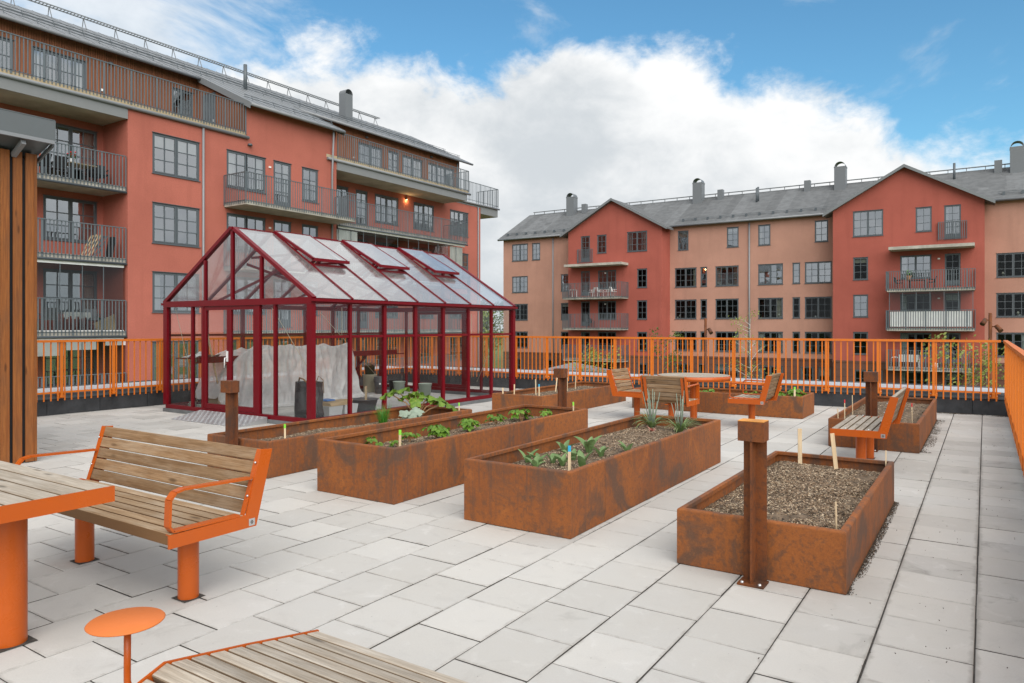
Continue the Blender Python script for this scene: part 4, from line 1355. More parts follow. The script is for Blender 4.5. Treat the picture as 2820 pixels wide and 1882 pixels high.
# ------------------------------------------------------------------ left apartment building
def left_building():
    XF, XI, XP, XB = -29.0, -30.9, -32.9, -47.8
    YN, YE = 5.0, 42.65
    t = thing('apartment_building', 'long dark red apartment building with wood-clad top floor and grey balconies, at left', 'building', (-38, 24, GZ))
    PF = lambda a, z, d: (XF - d, a, z)
    PI = lambda a, z, d: (XI - d, a, z)
    PP = lambda a, z, d: (XP - d, a, z)
    heads = [9.62, 6.70, 3.80, .87, -2.03]
    H = []; W = []

    def win(P, X, y0, y1, head, h, **k):
        H.append((P, (y0, y1, head - h, head))); W.append((X, y0, head - h, y1 - y0, h, k))
    for hd in heads:
        win(PF, XF, 16.73, 18.88, hd, 1.70)
        win(PF, XF, 20.24, 22.37, hd, 1.70)
        win(PF, XF, 22.83, 23.90, hd, 2.32, sashes=1, rows=4, door=True, name='balcony_door')
        win(PF, XF, 24.58, 25.64, hd, 1.70, sashes=1)
    for i, hd in enumerate(heads):
        win(PI, XI, 13.40, 15.45, hd - .03, 1.72 if i else 2.3, rows=3 if i else 4)
        win(PI, XI, 11.85, 12.90, hd - .03, 2.3, sashes=1, rows=4, door=True, name='balcony_door')
        win(PI, XI, 28.62, 29.58, hd - .06, 1.70, sashes=1)
        win(PI, XI, 30.17, 31.14, hd - .06, 2.30, sashes=1, rows=4, door=True, name='balcony_door')
        win(PI, XI, 31.76, 33.84, hd - .06, 1.70); win(PI, XI, 35.28, 37.34, hd - .06, 1.70); win(PI, XI, 39.08, 41.18, hd - .02, 1.70)
    for y0, y1, n in ((10.4, 13.17, 3), (13.83, 15.99, 2), (32.35, 34.50, 2), (36.43, 38.53, 2), (39.06, 42.1, 3)):
        win(PP, XP, y0, y1, 13.10, 1.95, sashes=n)
    win(PP, XP, 35.02, 36.03, 13.12, 2.2, sashes=1, rows=4, door=True, name='balcony_door')
    win(PP, XP, 19.95, 21.08, 13.10, 1.35, sashes=1)

    def holes(P):
        return [h for p, h in H if p is P]
    mb = MB(); wall_holes(mb, PF, 15.7, 21.3, GZ, 10.36, holes(PF)); wall_holes(mb, PF, 21.3, 26.9, GZ, 12.10, holes(PF))
    part(t, 'front_wall', mb, 'red_plaster')
    for a, b, zt in ((YN, 15.7, 10.0), (26.9, YE, 10.40)):
        mb = MB(); wall_holes(mb, PI, a, b, GZ, zt, holes(PI)); part(t, 'recessed_wall', mb, 'red_plaster')
    for y in (15.7, 26.9):
        mb = MB(); mb.add([(XF, y, GZ), (XI, y, GZ), (XI, y, 10.36), (XF, y, 10.36)], [(0, 1, 2, 3)]); part(t, 'return_wall', mb, 'red_plaster')
    mb = MB(); mb.add([(XF, 26.9, 10.36), (XP, 26.9, 10.36), (XP, 26.9, 14.0), (XF, 26.9, 12.1)], [(0, 1, 2, 3)]); part(t, 'return_wall', mb, 'red_plaster')
    mb = MB()
    mb.add([(XI, YE, GZ), (XB, YE, GZ), (XB, YE, 12.1), (-38.4, YE, 16.6), (XP, YE, 13.9), (XP, YE, 10.4), (XI, YE, 10.4)], [tuple(range(7))])
    part(t, 'end_wall', mb, 'red_plaster'); mb = MB()
    mb.add([(XI, YN, GZ), (XB, YN, GZ), (XB, YN, 12.1), (-38.4, YN, 16.6), (XP, YN, 13.9), (XP, YN, 10.4), (XI, YN, 10.4)], [tuple(range(7))])
    part(t, 'end_wall', mb, 'red_plaster'); mb = MB()
    mb.add([(XB, YN, GZ), (XB, YE, GZ), (XB, YE, 12.1), (XB, YN, 12.1)], [(0, 1, 2, 3)])
    part(t, 'back_wall', mb, 'red_plaster')
    # rooms behind the glass
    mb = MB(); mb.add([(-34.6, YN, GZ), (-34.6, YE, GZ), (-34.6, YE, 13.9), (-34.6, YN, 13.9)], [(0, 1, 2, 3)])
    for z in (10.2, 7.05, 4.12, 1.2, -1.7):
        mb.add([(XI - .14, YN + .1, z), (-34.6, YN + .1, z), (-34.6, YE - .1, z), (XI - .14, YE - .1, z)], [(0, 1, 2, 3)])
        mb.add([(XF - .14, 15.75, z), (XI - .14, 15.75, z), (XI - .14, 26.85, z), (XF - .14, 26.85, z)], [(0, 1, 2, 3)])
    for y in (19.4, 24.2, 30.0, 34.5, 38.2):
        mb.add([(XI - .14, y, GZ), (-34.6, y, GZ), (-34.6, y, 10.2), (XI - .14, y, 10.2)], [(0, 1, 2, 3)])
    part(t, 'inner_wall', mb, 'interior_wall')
    # top floor cladding
    mb = MB(); wall_holes(mb, PP, YN, 21.3, 10.37, 13.95, holes(PP)); wall_holes(mb, PP, 26.9, YE, 10.37, 13.95, holes(PP))
    mb.add([(XF, 21.3, 10.37), (XP, 21.3, 10.37), (XP, 21.3, 13.95), (XF, 21.3, 12.1)], [(0, 1, 2, 3)])
    cw = part(t, 'clad_wall', mb, 'cladding')
    mb = MB(); y = 10.0
    hp = holes(PP)
    while y < YE:
        if not (21.25 < y < 26.95):
            segs = [(10.62, 13.93)]
            for h in hp:
                if h[0] - .05 < y < h[1] + .05:
                    segs = [s for a, b in segs for s in ((a, min(b, h[2] - .03)), (max(a, h[3] + .03), b)) if s[1] - s[0] > .05]
            for a, b in segs:
                mb.box(XP + .001, XP + .022, y, y + .062, a, b)
        y += .098
    x = XP + .08
    while x < XF - .1:
        zt = 12.1 + (XF - x) * .474 - .05
        if not (-32.4 < x < -31.36):
            mb.box(x, x + .062, 21.277, 21.299, 10.62, zt)
        else:
            mb.box(x, x + .062, 21.277, 21.299, 12.98, zt)
        x += .098
    part(t, 'clad_boards', mb, 'cladding', cw, kind='stuff')
    mb = MB(); mb.box(-32.40, -31.38, 21.25, 21.298, 10.6, 12.95); d = part(t, 'terrace_door', mb, 'frame_grey')
    mb = MB(); mb.box(-31.47, -31.45, 21.20, 21.25, 11.5, 11.62); part(t, 'handle', mb, 'bright_metal', d)
    mb = MB()
    for yy in (16.6, 31.9):
        mb.box(XP + .023, XP + .06, yy, yy + .10, 12.0, 12.1)
    for yy, zz in ((22.55, 9.2), (22.55, 6.25)):
        mb.box(XF + .001, XF + .04, yy, yy + .12, zz, zz + .08)
    part(t, 'switch_box', mb, 'white')
    for yy, zz, xx in ((21.45, 10.03, XF), (21.45, 7.0, XF), (33.0, 13.5, XP), (17.0, 13.3, XP), (39.4, 13.5, XP)):
        mb = MB(); mb.lathe((xx + .06, yy, zz), [(0, .10), (.09, .09), (.12, 0), (0, 0)], 12); part(t, 'wall_lamp', mb, 'frame_grey')
    mb = MB(); mb.lathe((XI + .07, 34.54, 9.66), [(0, .12), (.05, .11), (.06, -.06), (.05, -.06)], 12); lp = part(t, 'wall_lamp', mb, 'frame_grey')
    mb = MB(); mb.disc((XI + .07, 34.54), .048, 9.605, 12); part(t, 'bulb', mb, 'lamp_glow', lp)
    ld = bpy.data.lights.new('wall_lamp_light', 'POINT'); ld.energy = 5; ld.color = (1, .62, .25); ld.shadow_soft_size = .04
    lo = bpy.data.objects.new('wall_lamp_light', ld); COL.objects.link(lo); lo.parent = lp; lo.location = Vector((XI + .12, 34.54, 9.54)) - ORG[t]
    for X, y, z, w, h, k in W:
        window(t, 'x', y, X, z, w, h, **k)
    # terraces over the balcony bays, gutters
    for ya, yb in ((YN, 15.68), (26.92, 38.42)):
        mb = MB(); mb.box(XI + .002, XF + .03, ya, yb, 9.92, 10.33); s = part(t, 'terrace_slab', mb, 'soffit')
        mb = MB(); mb.box(XF + .031, XF + .05, ya, yb, 9.90, 10.345); part(t, 'slab_fascia', mb, 'fascia_grey', s)
    mb = MB(); mb.box(XI, XF - .01, 15.7, 21.28, 10.30, 10.35); mb.box(XP, XI, YN, 21.28, 10.30, 10.352); mb.box(XP, XI + .02, 26.92, 44.8, 10.20, 10.352); part(t, 'terrace_floor', mb, 'fascia_grey')
    for ya, yb in ((YN, 21.36), (26.2, 38.75)):
        mb = MB(); mb.tube([(XF + .09, ya, 10.38), (XF + .09, yb, 10.38)], .075, 10); part(t, 'gutter', mb, 'pipe_grey')
        mb = MB(); mb.box(XF - .03, XF + .005, ya, yb - .08, 10.46, 10.62); part(t, 'edge_board', mb, 'raw_wood')
    PL_ = lambda a, w, z: (w, a, z)
    balcony(t, PL_, YN, 21.26, XI, XF, 10.6, 11.95, slab=False, sides=(False, False), zb=10.53, pitch=.135)
    balcony(t, PL_, 26.95, 38.6, XI, XF, 10.6, 11.95, slab=False, sides=(False, True), zb=10.53, pitch=.15)
    balcony(t, PL_, 38.7, 44.85, XP, XI, 10.36, 11.92, slab=False, sides=(False, True), zb=10.5, pitch=.16)
    mb = MB(); mb.box(-36.5, XI - .01, 42.68, 44.80, 9.80, 10.19); s = part(t, 'end_balcony', mb, 'soffit')
    mb = MB(); mb.box(-36.5, XI + .04, 44.801, 44.83, 9.78, 10.34); mb.box(XI - .009, XI + .03, 42.68, 44.80, 9.78, 10.34); part(t, 'slab_fascia', mb, 'fascia_grey', s)
    mb = MB(); mb.tube([(XI + .10, 38.7, 10.38), (XI + .10, 44.95, 10.38)], .07, 8); part(t, 'gutter', mb, 'pipe_grey')
    # balconies
    for i, z in enumerate((7.15, 4.25, 1.32, -1.6)):
        balcony(t, PL_, YN, 15.66, XI + .01, XF - .05, z, z + 1.25, sides=(False, False), zb=z - .15)
        mb = MB(); mb.tube([(XF - .03, YN, z - .22), (XF - .03, 15.66, z - .22)], .05, 8); part(t, 'balcony_edge', mb, 'frame_grey')
        balcony(t, PL_, 20.1, 26.72, XF + .01, XF + 1.6, z, z + 1.25, zb=z - .14)
        balcony(t, PL_, 26.95, 38.3, XI + .01, XF + .1, z, z + 1.25, zb=z - .14, sides=(False, True))
        mb = MB(); mb.tube([(XF + .17, 26.95, z - .22), (XF + .17, 38.35, z - .22)], .05, 8); part(t, 'balcony_edge', mb, 'frame_grey')
    # glazed-in balconies
    def glazing(ya, yb, x, z0, z1, n):
        for i in range(n):
            p, q = ya + (yb - ya) * i / n, ya + (yb - ya) * (i + 1) / n
            mb = MB(); mb.add([(x, p + .015, z0), (x, q - .015, z0), (x, q - .015, z1), (x, p + .015, z1)], [(0, 1, 2, 3)]); part(t, 'glass_panel', mb, 'balcony_glass')
            mb = MB(); mb.box(x - .015, x + .015, p - .012, p + .012, z0, z1); part(t, 'glazing_bar', mb, 'rail_grey')
        mb = MB(); mb.box(x - .02, x + .02, ya, yb, z1, z1 + .12); mb.box(x - .02, x + .02, ya, yb, z0 - .05, z0); part(t, 'glazing_rail', mb, 'white')
    glazing(7.6, 15.6, XF - .12, 1.36, 3.88, 10); glazing(7.6, 15.6, XF - .12, -1.55, .95, 10)
    glazing(27.0, 38.2, XF + .03, 4.3, 6.80, 12)
    for ya, yb in ((27.0, 28.5), (36.8, 38.1)):
        link('curtain', curtain_mesh(yb - ya, 2.4, 'curtain_white', ya), t, Vector((XF - .1, ya, 4.35)) - ORG[t], (0, 0, R(90)))
    mb = MB()
    for ya, h in ((12.25, .55), (13.45, .35), (14.9, .2)):
        mb.box(XF - .18, XF - .165, ya, ya + 1.1, .95 - h, .95)
    part(t, 'blind', mb, 'white')
    # roof
    RX, RZ = -38.4, 16.75; sl = .487
    zat = lambda x: RZ - (RX - x) * -sl if x < RX else RZ - (x - RX) * sl
    mb = MB()
    def roof_piece(xa, xb, ya, yb, th=.16):
        mb.hexa([(xa, ya, zat(xa) - th), (xb, ya, zat(xb) - th), (xb, yb, zat(xb) - th), (xa, yb, zat(xa) - th)],
                [(xa, ya, zat(xa)), (xb, ya, zat(xb)), (xb, yb, zat(xb)), (xa, yb, zat(xa))])
    roof_piece(RX, -32.45, YN - .4, 43.7); roof_piece(-32.45, -28.55, 21.15, 27.02)
    mb.hexa([(-48.3, YN - .4, 11.8), (RX, YN - .4, RZ - .16), (RX, 43.7, RZ - .16), (-48.3, 43.7, 11.8)], [(-48.3, YN - .4, 11.96), (RX, YN - .4, RZ), (RX, 43.7, RZ), (-48.3, 43.7, 11.96)])
    roof = part(t, 'roof', mb, 'roof_metal')
    for xa, ya, yb in ((-32.45, YN - .4, 21.15), (-32.45, 27.02, 43.7), (-28.55, 21.15, 27.02)):
        mb = MB(); mb.tube([(xa + .07, ya, zat(xa) - .10), (xa + .07, yb, zat(xa) - .10)], .075, 10)
        part(t, 'eaves_gutter', mb, 'pipe_grey', roof)
    for yy in (21.13, 27.04):
        mb = MB(); mb.hexa([(-32.6, yy - .012, zat(-32.6) - .28), (-28.5, yy - .012, zat(-28.5) - .28), (-28.5, yy + .012, zat(-28.5) - .28), (-32.6, yy + .012, zat(-32.6) - .28)],
                [(-32.6, yy - .012, zat(-32.6) + .03), (-28.5, yy - .012, zat(-28.5) + .03), (-28.5, yy + .012, zat(-28.5) + .03), (-32.6, yy + .012, zat(-32.6) + .03)])
        part(t, 'verge_board', mb, 'roof_metal', roof)
    mb = MB(); y = YN
    while y < 43.6:
        xe = -28.6 if 21.2 < y < 27.0 else -32.5
        mb.bar((RX, y, RZ + .008), (xe, y, zat(xe) + .008), .018, .02)
        y += .62
    part(t, 'roof_seams', mb, 'roof_metal', roof, kind='stuff')
    mb = MB()
    for x, ya, yb in ((-33.2, YN, 43.2), (-34.6, YN, 43.2), (-29.3, 21.4, 26.9)):
        for dz in (.10, .20):
            mb.tube([(x, ya, zat(x) + dz), (x, yb, zat(x) + dz)], .016, 5, caps=False)
        y = ya + .4
        while y < yb:
            mb.bar((x + .12, y, zat(x + .12)), (x - .02, y, zat(x) + .24), .03, .012); y += 1.25
    part(t, 'snow_guards', mb, 'frame_grey', roof, kind='stuff')
    mb = MB(); zr = RZ + .42; x = RX + .25
    for dx in (-.15, .15):
        mb.bar((x + dx, YN, zr), (x + dx, 39.6, zr), .02, .06)
    y = YN
    while y < 39.6:
        mb.box(x - .15, x + .15, y, y + .03, zr - .012, zr + .012); y += .16
    y = YN + .6
    while y < 39.6:
        mb.bar((x - .1, y, RZ - .05), (x, y, zr - .03), .03, .03); mb.bar((x + .3, y, RZ - .25), (x, y, zr - .03), .03, .03); y += 1.6
    part(t, 'ridge_walkway', mb, 'roof_metal', roof, kind='stuff')
    # chimney with barrel cowl, vent pipe
    mb = MB(); cx0, cx1, cy0, cy1 = -36.35, -35.75, 33.95, 34.62; zt = 17.15
    mb.box(cx0, cx1, cy0, cy1, 14.8, zt); n = 10; vs = []
    for x in (cx0 - .02, cx1 + .02):
        for k in range(n + 1):
            a = math.pi * k / n; vs.append((x, (cy0 + cy1) / 2 - .33 * math.cos(a), zt + .33 * math.sin(a)))
    mb.add(vs, [(k, k + 1, n + 2 + k, n + 1 + k) for k in range(n)] , 0, True)
    part(t, 'chimney', mb, 'chimney_grey', roof)
    mb = MB(); mb.tube([(-33.6, 24.6, 14.3), (-33.6, 24.6, 15.75)], .10, 10); part(t, 'vent_pipe', mb, 'frame_grey', roof)
    downpipe(t, XF + .06, 19.03, GZ, 10.3); downpipe(t, XF + .06, 26.55, GZ, 9.6, elbow=(XF + .35, 26.4, 12.0)); downpipe(t, XI + .06, 42.3, GZ, 10.2)
    downpipe(t, XP + .08, 42.4, 10.5, 13.7)
    return t


left_building()


# ------------------------------------------------------------------ right apartment building
def right_building():
    YM, YG = 64.0, 62.0
    t = thing('apartment_building', 'salmon and red apartment building with two gabled fronts beyond the far railing', 'building', (-16, 68, GZ))
    PM = lambda a, z, d: (a, YM + d, z); PG = lambda a, z, d: (a, YG + d, z)
    X0, X1 = -43.3, 14.0
    G = [(-34.25, -24.55, -29.42, 13.45), (-10.16, -.03, -5.12, 13.62)]
    H = []; W = []
    def win(P, x0, x1, head, h=1.78, **k):
        H.append((P, (x0, x1, head - h, head))); W.append((YM if P is PM else YG, x0, head - h, x1 - x0, h, k))
    S1 = dict(sashes=1)
    N1 = dict(sashes=1, cols=1, rows=3)
    for x0, x1 in ((-23.78, -22.77), (-19.24, -18.20), (-16.51, -15.48), (-11.89, -10.85), (3.5, 4.5), (8.5, 9.5)):
        win(PM, x0, x1, 10.33, 1.78, **S1)
    for hd in (6.90, 3.97, 1.05):
        for x0, x1 in ((-24.06, -22.01), (-20.26, -18.20), (-16.51, -14.44), (-12.67, -10.57), (.69, 2.75), (5.2, 7.3)):
            win(PM, x0, x1, hd, 1.78)
        for x0, x1 in ((-21.64, -21.04), (-13.66, -13.05)):
            win(PM, x0, x1, hd, 1.76, **N1)
        win(PM, -42.19, -40.21, hd - .08, 1.72); win(PM, -36.20, -35.18, hd - .08, 1.72, **S1)
        win(PG, -32.84, -31.87, hd - .05, 2.32, sashes=1, rows=4, door=True, name='balcony_door'); win(PG, -31.0, -29.1, hd - .05, 1.75); win(PG, -26.96, -25.98, hd - .05, 1.75, **S1)
        win(PG, -8.68, -7.62, hd + .02, 1.76, **S1); win(PG, -5.41, -3.35, hd - .03, 1.75); win(PG, -2.50, -1.50, hd - .03, 2.32, sashes=1, rows=4, door=True, name='balcony_door')
    win(PM, -42.19, -40.21, 10.24, 1.78); win(PM, -39.68, -38.69, 10.22, 1.76, **S1)
    win(PG, -32.84, -31.87, 10.26, 2.45, sashes=1, rows=4, door=True, name='balcony_door'); win(PG, -31.09, -30.11, 10.26, 1.74, **S1); win(PG, -27.97, -25.98, 10.33, 1.85)
    win(PG, -8.70, -6.57, 10.55, 2.0); win(PG, -4.38, -3.33, 10.47, 1.84, **S1); win(PG, -2.53, -1.48, 10.45, 2.47, sashes=1, rows=4, door=True, name='balcony_door')
    for x0, x1 in ((-24.06, -22.3), (-20.26, -18.2), (-16.51, -14.44)):
        win(PM, x0, x1, -1.88, 1.85)
    for x0, x1 in ((-21.9, -20.95), (-13.0, -12.0), (-11.6, -10.6), (-41.9, -40.9), (-38.2, -37.2), (2.0, 3.0)):
        win(PM, x0, x1, -1.88, 2.2, sashes=1, rows=3, door=True, name='ground_door')
    for x0, x1 in ((-33.3, -32.3), (-31.0, -29.0), (-26.96, -25.98), (-8.6, -6.6), (-5.41, -3.35), (-2.5, -1.5)):
        win(PG, x0, x1, -1.9, 1.9, sashes=2 if x1 - x0 > 1.5 else 1)
    def holes(P):
        return [h for p, h in H if p is P]
    ZL = -1.28
    for a, b in ((X0, G[0][0]), (G[0][1], G[1][0]), (G[1][1], X1)):
        mb = MB(); wall_holes(mb, PM, a, b, ZL, 10.92, holes(PM)); part(t, 'salmon_wall', mb, 'salmon_plaster')
    mb = MB()
    for a, b in ((X0, G[0][0]), (G[0][1], G[1][0]), (G[1][1], X1)):
        wall_holes(mb, PM, a, b, GZ, ZL, holes(PM))
    for a, b, xm, za in G:
        wall_holes(mb, PG, a, b, GZ, ZL, holes(PG))
        for x in (a, b):
            mb.add([(x, YG, GZ), (x, YM, GZ), (x, YM, ZL), (x, YG, ZL)], [(0, 1, 2, 3)])
    mb.add([(X0, YM, GZ), (X0, 76, GZ), (X0, 76, ZL), (X0, YM, ZL)], [(0, 1, 2, 3)])
    br = part(t, 'brown_base_wall', mb, 'brown_plaster')
    # shallow horizontal grooves of the base rendered as raised bands
    mb = MB()
    for k in range(5):
        z0 = GZ + .15 + k * .55
        hs = holes(PM) + []
        for a, b in ((X0, G[0][0]), (G[0][1], G[1][0]), (G[1][1], X1)):
            cuts = sorted([(h[0] - .06, h[1] + .06) for h in holes(PM) if h[2] < z0 + .52 and h[3] > z0 and a < h[0] < b])
            p = a + .01
            for c0, c1 in cuts + [(b - .01, b)]:
                if c0 > p + .02:
                    mb.box(p, c0, YM - .03, YM - .001, z0, z0 + .52)
                p = max(p, c1)
        for a, b, xm, za in G:
            cuts = sorted([(h[0] - .06, h[1] + .06) for h in holes(PG) if h[2] < z0 + .52 and h[3] > z0 and a < h[0] < b])
            p = a + .01
            for c0, c1 in cuts + [(b - .01, b)]:
                if c0 > p + .02:
                    mb.box(p, c0, YG - .03, YG - .001, z0, z0 + .52)
                p = max(p, c1)
    part(t, 'base_bands', mb, 'brown_plaster', br, kind='stuff')
    mb = MB()
    for a, b in ((X0, G[0][0]), (G[0][1], G[1][0]), (G[1][1], X1)):
        mb.box(a, b, YM - .06, YM - .002, ZL - .06, ZL + .10)
    for a, b, xm, za in G:
        mb.box(a - .06, b + .06, YG - .06, YG - .002, ZL - .06, ZL + .10); mb.box(b + .002, b + .06, YG, YM - .061, ZL - .06, ZL + .10)
    part(t, 'string_course', mb, 'brown_plaster')
    for a, b, xm, za in G:
        mb = MB()
        wall_holes(mb, PG, a, b, ZL, 10.72, holes(PG))
        mb.add([(a, YG, 10.72), (b, YG, 10.72), (xm, YG, za)], [(0, 1, 2)])
        for x in (a, b):
            mb.add([(x, YG, ZL), (x, YM, ZL), (x, YM, 10.72), (x, YG, 10.72)], [(0, 1, 2, 3)])
        part(t, 'gable_wall', mb, 'gable_plaster')
    mb = MB(); mb.add([(X0, YM, ZL), (X0, 76, ZL), (X0, 76, 10.92), (X0, 70, 14.2), (X0, YM, 10.92)], [tuple(range(5))])
    mb.add([(X1, YM, GZ), (X1, 76, GZ), (X1, 76, 10.92), (X1, 70, 14.2), (X1, YM, 10.92)], [tuple(range(5))]); mb.add([(X0, 76, GZ), (X1, 76, GZ), (X1, 76, 10.9), (X0, 76, 10.9)], [(0, 1, 2, 3)])
    part(t, 'end_wall', mb, 'salmon_plaster')
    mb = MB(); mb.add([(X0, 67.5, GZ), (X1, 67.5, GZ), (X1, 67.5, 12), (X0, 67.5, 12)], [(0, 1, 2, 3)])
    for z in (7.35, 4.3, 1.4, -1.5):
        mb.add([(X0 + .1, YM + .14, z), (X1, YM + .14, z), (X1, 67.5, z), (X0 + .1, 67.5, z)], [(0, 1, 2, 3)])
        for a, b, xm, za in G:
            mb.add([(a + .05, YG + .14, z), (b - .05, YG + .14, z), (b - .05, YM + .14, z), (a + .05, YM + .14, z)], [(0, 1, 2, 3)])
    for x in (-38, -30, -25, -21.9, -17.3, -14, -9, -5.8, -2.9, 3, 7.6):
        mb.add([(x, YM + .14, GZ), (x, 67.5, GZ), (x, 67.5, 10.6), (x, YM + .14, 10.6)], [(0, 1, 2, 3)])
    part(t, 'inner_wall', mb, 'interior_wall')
    for wy, x, z, w, h, k in W:
        window(t, 'y', x, wy, z, w, h, glass='window_glass' if (z > 7.5 or (z > 4.2 and wrnd.random() < .55) or (z > 1.5 and wrnd.random() < .2)) else 'dim_window_glass', **k)  # glass copy picked by height: bright imitates reflected sky, dim imitates dark surroundings
    # roof
    YR, ZR, YE = 70.0, 14.30, 63.55; sl = (ZR - 10.85) / (YR - YE)
    zy = lambda y: ZR - abs(y - YR) * sl
    mb = MB()
    for s in (-1, 1):
        ye = YR + s * (YR - YE)
        mb.hexa([(X0 - .45, YR, ZR - .18), (X1 + .4, YR, ZR - .18), (X1 + .4, ye, zy(ye) - .18), (X0 - .45, ye, zy(ye) - .18)],
                [(X0 - .45, YR, ZR), (X1 + .4, YR, ZR), (X1 + .4, ye, zy(ye)), (X0 - .45, ye, zy(ye))])
    roof = part(t, 'roof', mb, 'roof_felt')
    nn = Vector((0, -sl, 1)).normalized()
    x = X0 - .44; i = 0
    rr = random.Random(5)
    while x < X1 + .4:
        q = min(x + .98, X1 + .4); mb = MB(); u = .004 + .004 * (i % 2)
        mb.hexa([(x, YE + .01, zy(YE) - .01), (q + .03, YE + .01, zy(YE) - .01), (q + .03, YR, ZR - .01), (x, YR, ZR - .01)], [(x, YE + .01, zy(YE) + u), (q + .03, YE + .01, zy(YE) + u), (q + .03, YR, ZR + u), (x, YR, ZR + u)])
        part(t, 'felt_strip', mb, 'roof_felt', roof)
        x = q; i += 1
    for k in range(14):
        mb = MB(); xx = rr.uniform(X0 + 2, X1 - 2); yy = rr.uniform(65, 68.5); z = zy(yy)
        mb.hexa([(xx, yy, z), (xx + .7, yy, z), (xx + .7, yy + .5, z + .5 * sl), (xx, yy + .5, z + .5 * sl)], [(xx, yy, z + .016), (xx + .7, yy, z + .016), (xx + .7, yy + .5, z + .5 * sl + .016), (xx, yy + .5, z + .5 * sl + .016)])
        part(t, 'felt_patch', mb, 'roof_felt', roof)
    for a, b, xm, za in G:
        mb = MB(); zg = za + .14; sg = (zg - 10.78) / (b - xm + .1)
        yb = YR - (ZR - zg) / sl + .4
        for s in (-1, 1):
            xe = xm + s * (b - xm + .62); ze = zg - (b - xm + .62) * sg
            ye2 = min(yb, YR - (ZR - ze) / sl + .4)
            mb.hexa([(xm, YG - .45, zg - .14), (xe, YG - .45, ze - .14), (xe, ye2, ze - .14), (xm, yb, zg - .14)], [(xm, YG - .45, zg), (xe, YG - .45, ze), (xe, ye2, ze), (xm, yb, zg)])
        part(t, 'gable_roof', mb, 'roof_felt', roof)
        for s in (-1, 1):
            xe = xm + s * (b - xm + .64); ze = zg - (b - xm + .64) * sg
            mb = MB(); mb.hexa([(xm, YG - .50, zg - .20), (xe, YG - .50, ze - .20), (xe, YG - .455, ze - .20), (xm, YG - .455, zg - .20)], [(xm, YG - .50, zg + .03), (xe, YG - .50, ze + .03), (xe, YG - .455, ze + .03), (xm, YG - .455, zg + .03)])
            part(t, 'verge_board', mb, 'roof_metal', roof)
    for a, b in ((X0 - .4, G[0][0] - .5), (G[0][1] + .45, G[1][0] - .45), (G[1][1] + .45, X1)):
        mb = MB(); mb.tube([(a, YE - .06, 10.78), (b, YE - .06, 10.78)], .085, 8)
        part(t, 'eaves_gutter', mb, 'pipe_grey', roof)
    mb = MB()
    for a, b in ((X0, G[0][0] - .8), (G[0][1] + .8, G[1][0] - .8), (G[1][1] + .8, X1)):
        for dz in (.13, .24):
            mb.tube([(a, 64.3, zy(64.3) + dz), (b, 64.3, zy(64.3) + dz)], .018, 4, caps=False)
        x = a + .3
        while x < b:
            mb.box(x, x + .16, 64.2, 64.4, zy(64.2), zy(64.3) + .22); x += 1.15
    part(t, 'snow_guards', mb, 'frame_grey', roof, kind='stuff')
    mb = MB()
    for dy in (-.12, .12):
        mb.bar((X0 + .3, YR - .3 + dy, ZR + .20), (X1, YR - .3 + dy, ZR + .20), .03, .05)
    x = X0 + .4
    while x < X1:
        mb.box(x, x + .05, YR - .33, YR - .27, ZR - .2, ZR + .19); x += 1.3
    x = X0 + .4
    while x < X1:
        mb.box(x, x + .05, YR - .42, YR - .18, ZR + .182, ZR + .218); x += .22
    part(t, 'ridge_walkway', mb, 'roof_metal', roof, kind='stuff')
    def chim(u, y=69.0, w=.92, top=15.6):
        k = (u - 1410) / 1976; d = y / (_c + _s * k); x = -_s * d + _c * k * d
        mb = MB(); mb.box(x - w / 2, x + w / 2, y - .45, y + .45, zy(y) - .5, top)
        n = 10; vs = []
        for yy in (y - .47, y + .47):
            for kk in range(n + 1):
                a = math.pi * kk / n; vs.append((x - (w / 2 - .03) * math.cos(a), yy, top + .42 * math.sin(a)))
        mb.add(vs, [(q, q + 1, n + 2 + q, n + 1 + q) for q in range(n)], 0, True)
        for xx in (x - w / 2 - .02, x + w / 2):
            mb.box(xx, xx + .02, y - .47, y + .47, top - .1, top + .02)
        part(t, 'chimney', mb, 'chimney_grey', roof)
    for u in (1575, 1924, 2315, 2801):
        chim(u)
    for u in (1610, 1985, 2224, 2749):
        mb = MB(); k = (u - 1410) / 1976; y = 69.2; d = y / (_c + _s * k); x = -_s * d + _c * k * d
        mb.box(x - .26, x + .26, y - .25, y + .25, 13.5, 14.75); part(t, 'roof_vent', mb, 'chimney_grey', roof)
    for u, y in ((2084, 67.5), (2088, 67.7), (2628, 68.5)):
        mb = MB(); k = (u - 1410) / 1976; d = y / (_c + _s * k); x = -_s * d + _c * k * d
        mb.tube([(x, y, zy(y) - .1), (x, y, zy(y) + 1.3)], .09, 8)
        part(t, 'vent_pipe', mb, 'frame_grey', roof)
    # balconies on the gables
    PB = lambda a, w, z: (a, w, z)
    for (a, b) in ((-33.95, -27.85), (-6.15, -.62)):
        for z in (4.32, 1.40, -1.55):
            balcony(t, PB, a, b, YG - .01, YG - 1.55, z, z + 1.32, th=.22, pitch=.16, bw=.05)
        mb = MB(); mb.box(a + .1, b, YG - 1.6, YG - .005, 7.24, 7.46); part(t, 'canopy', mb, 'concrete')
    for x0, x1, zt in ((-33.1, -31.6, 9.0), (-2.85, -1.15, 9.25)):
        balcony(t, PB, x0, x1, YG - .01, YG - .12, zt - 1.2, zt, slab=False, pitch=.14, bw=.045, zb=zt - 1.32)
    mb = MB(); mb.box(-5.95, -.8, YG - 1.50, YG - 1.47, 1.50, 2.62); part(t, 'balcony_screen', mb, 'white')
    n = 6
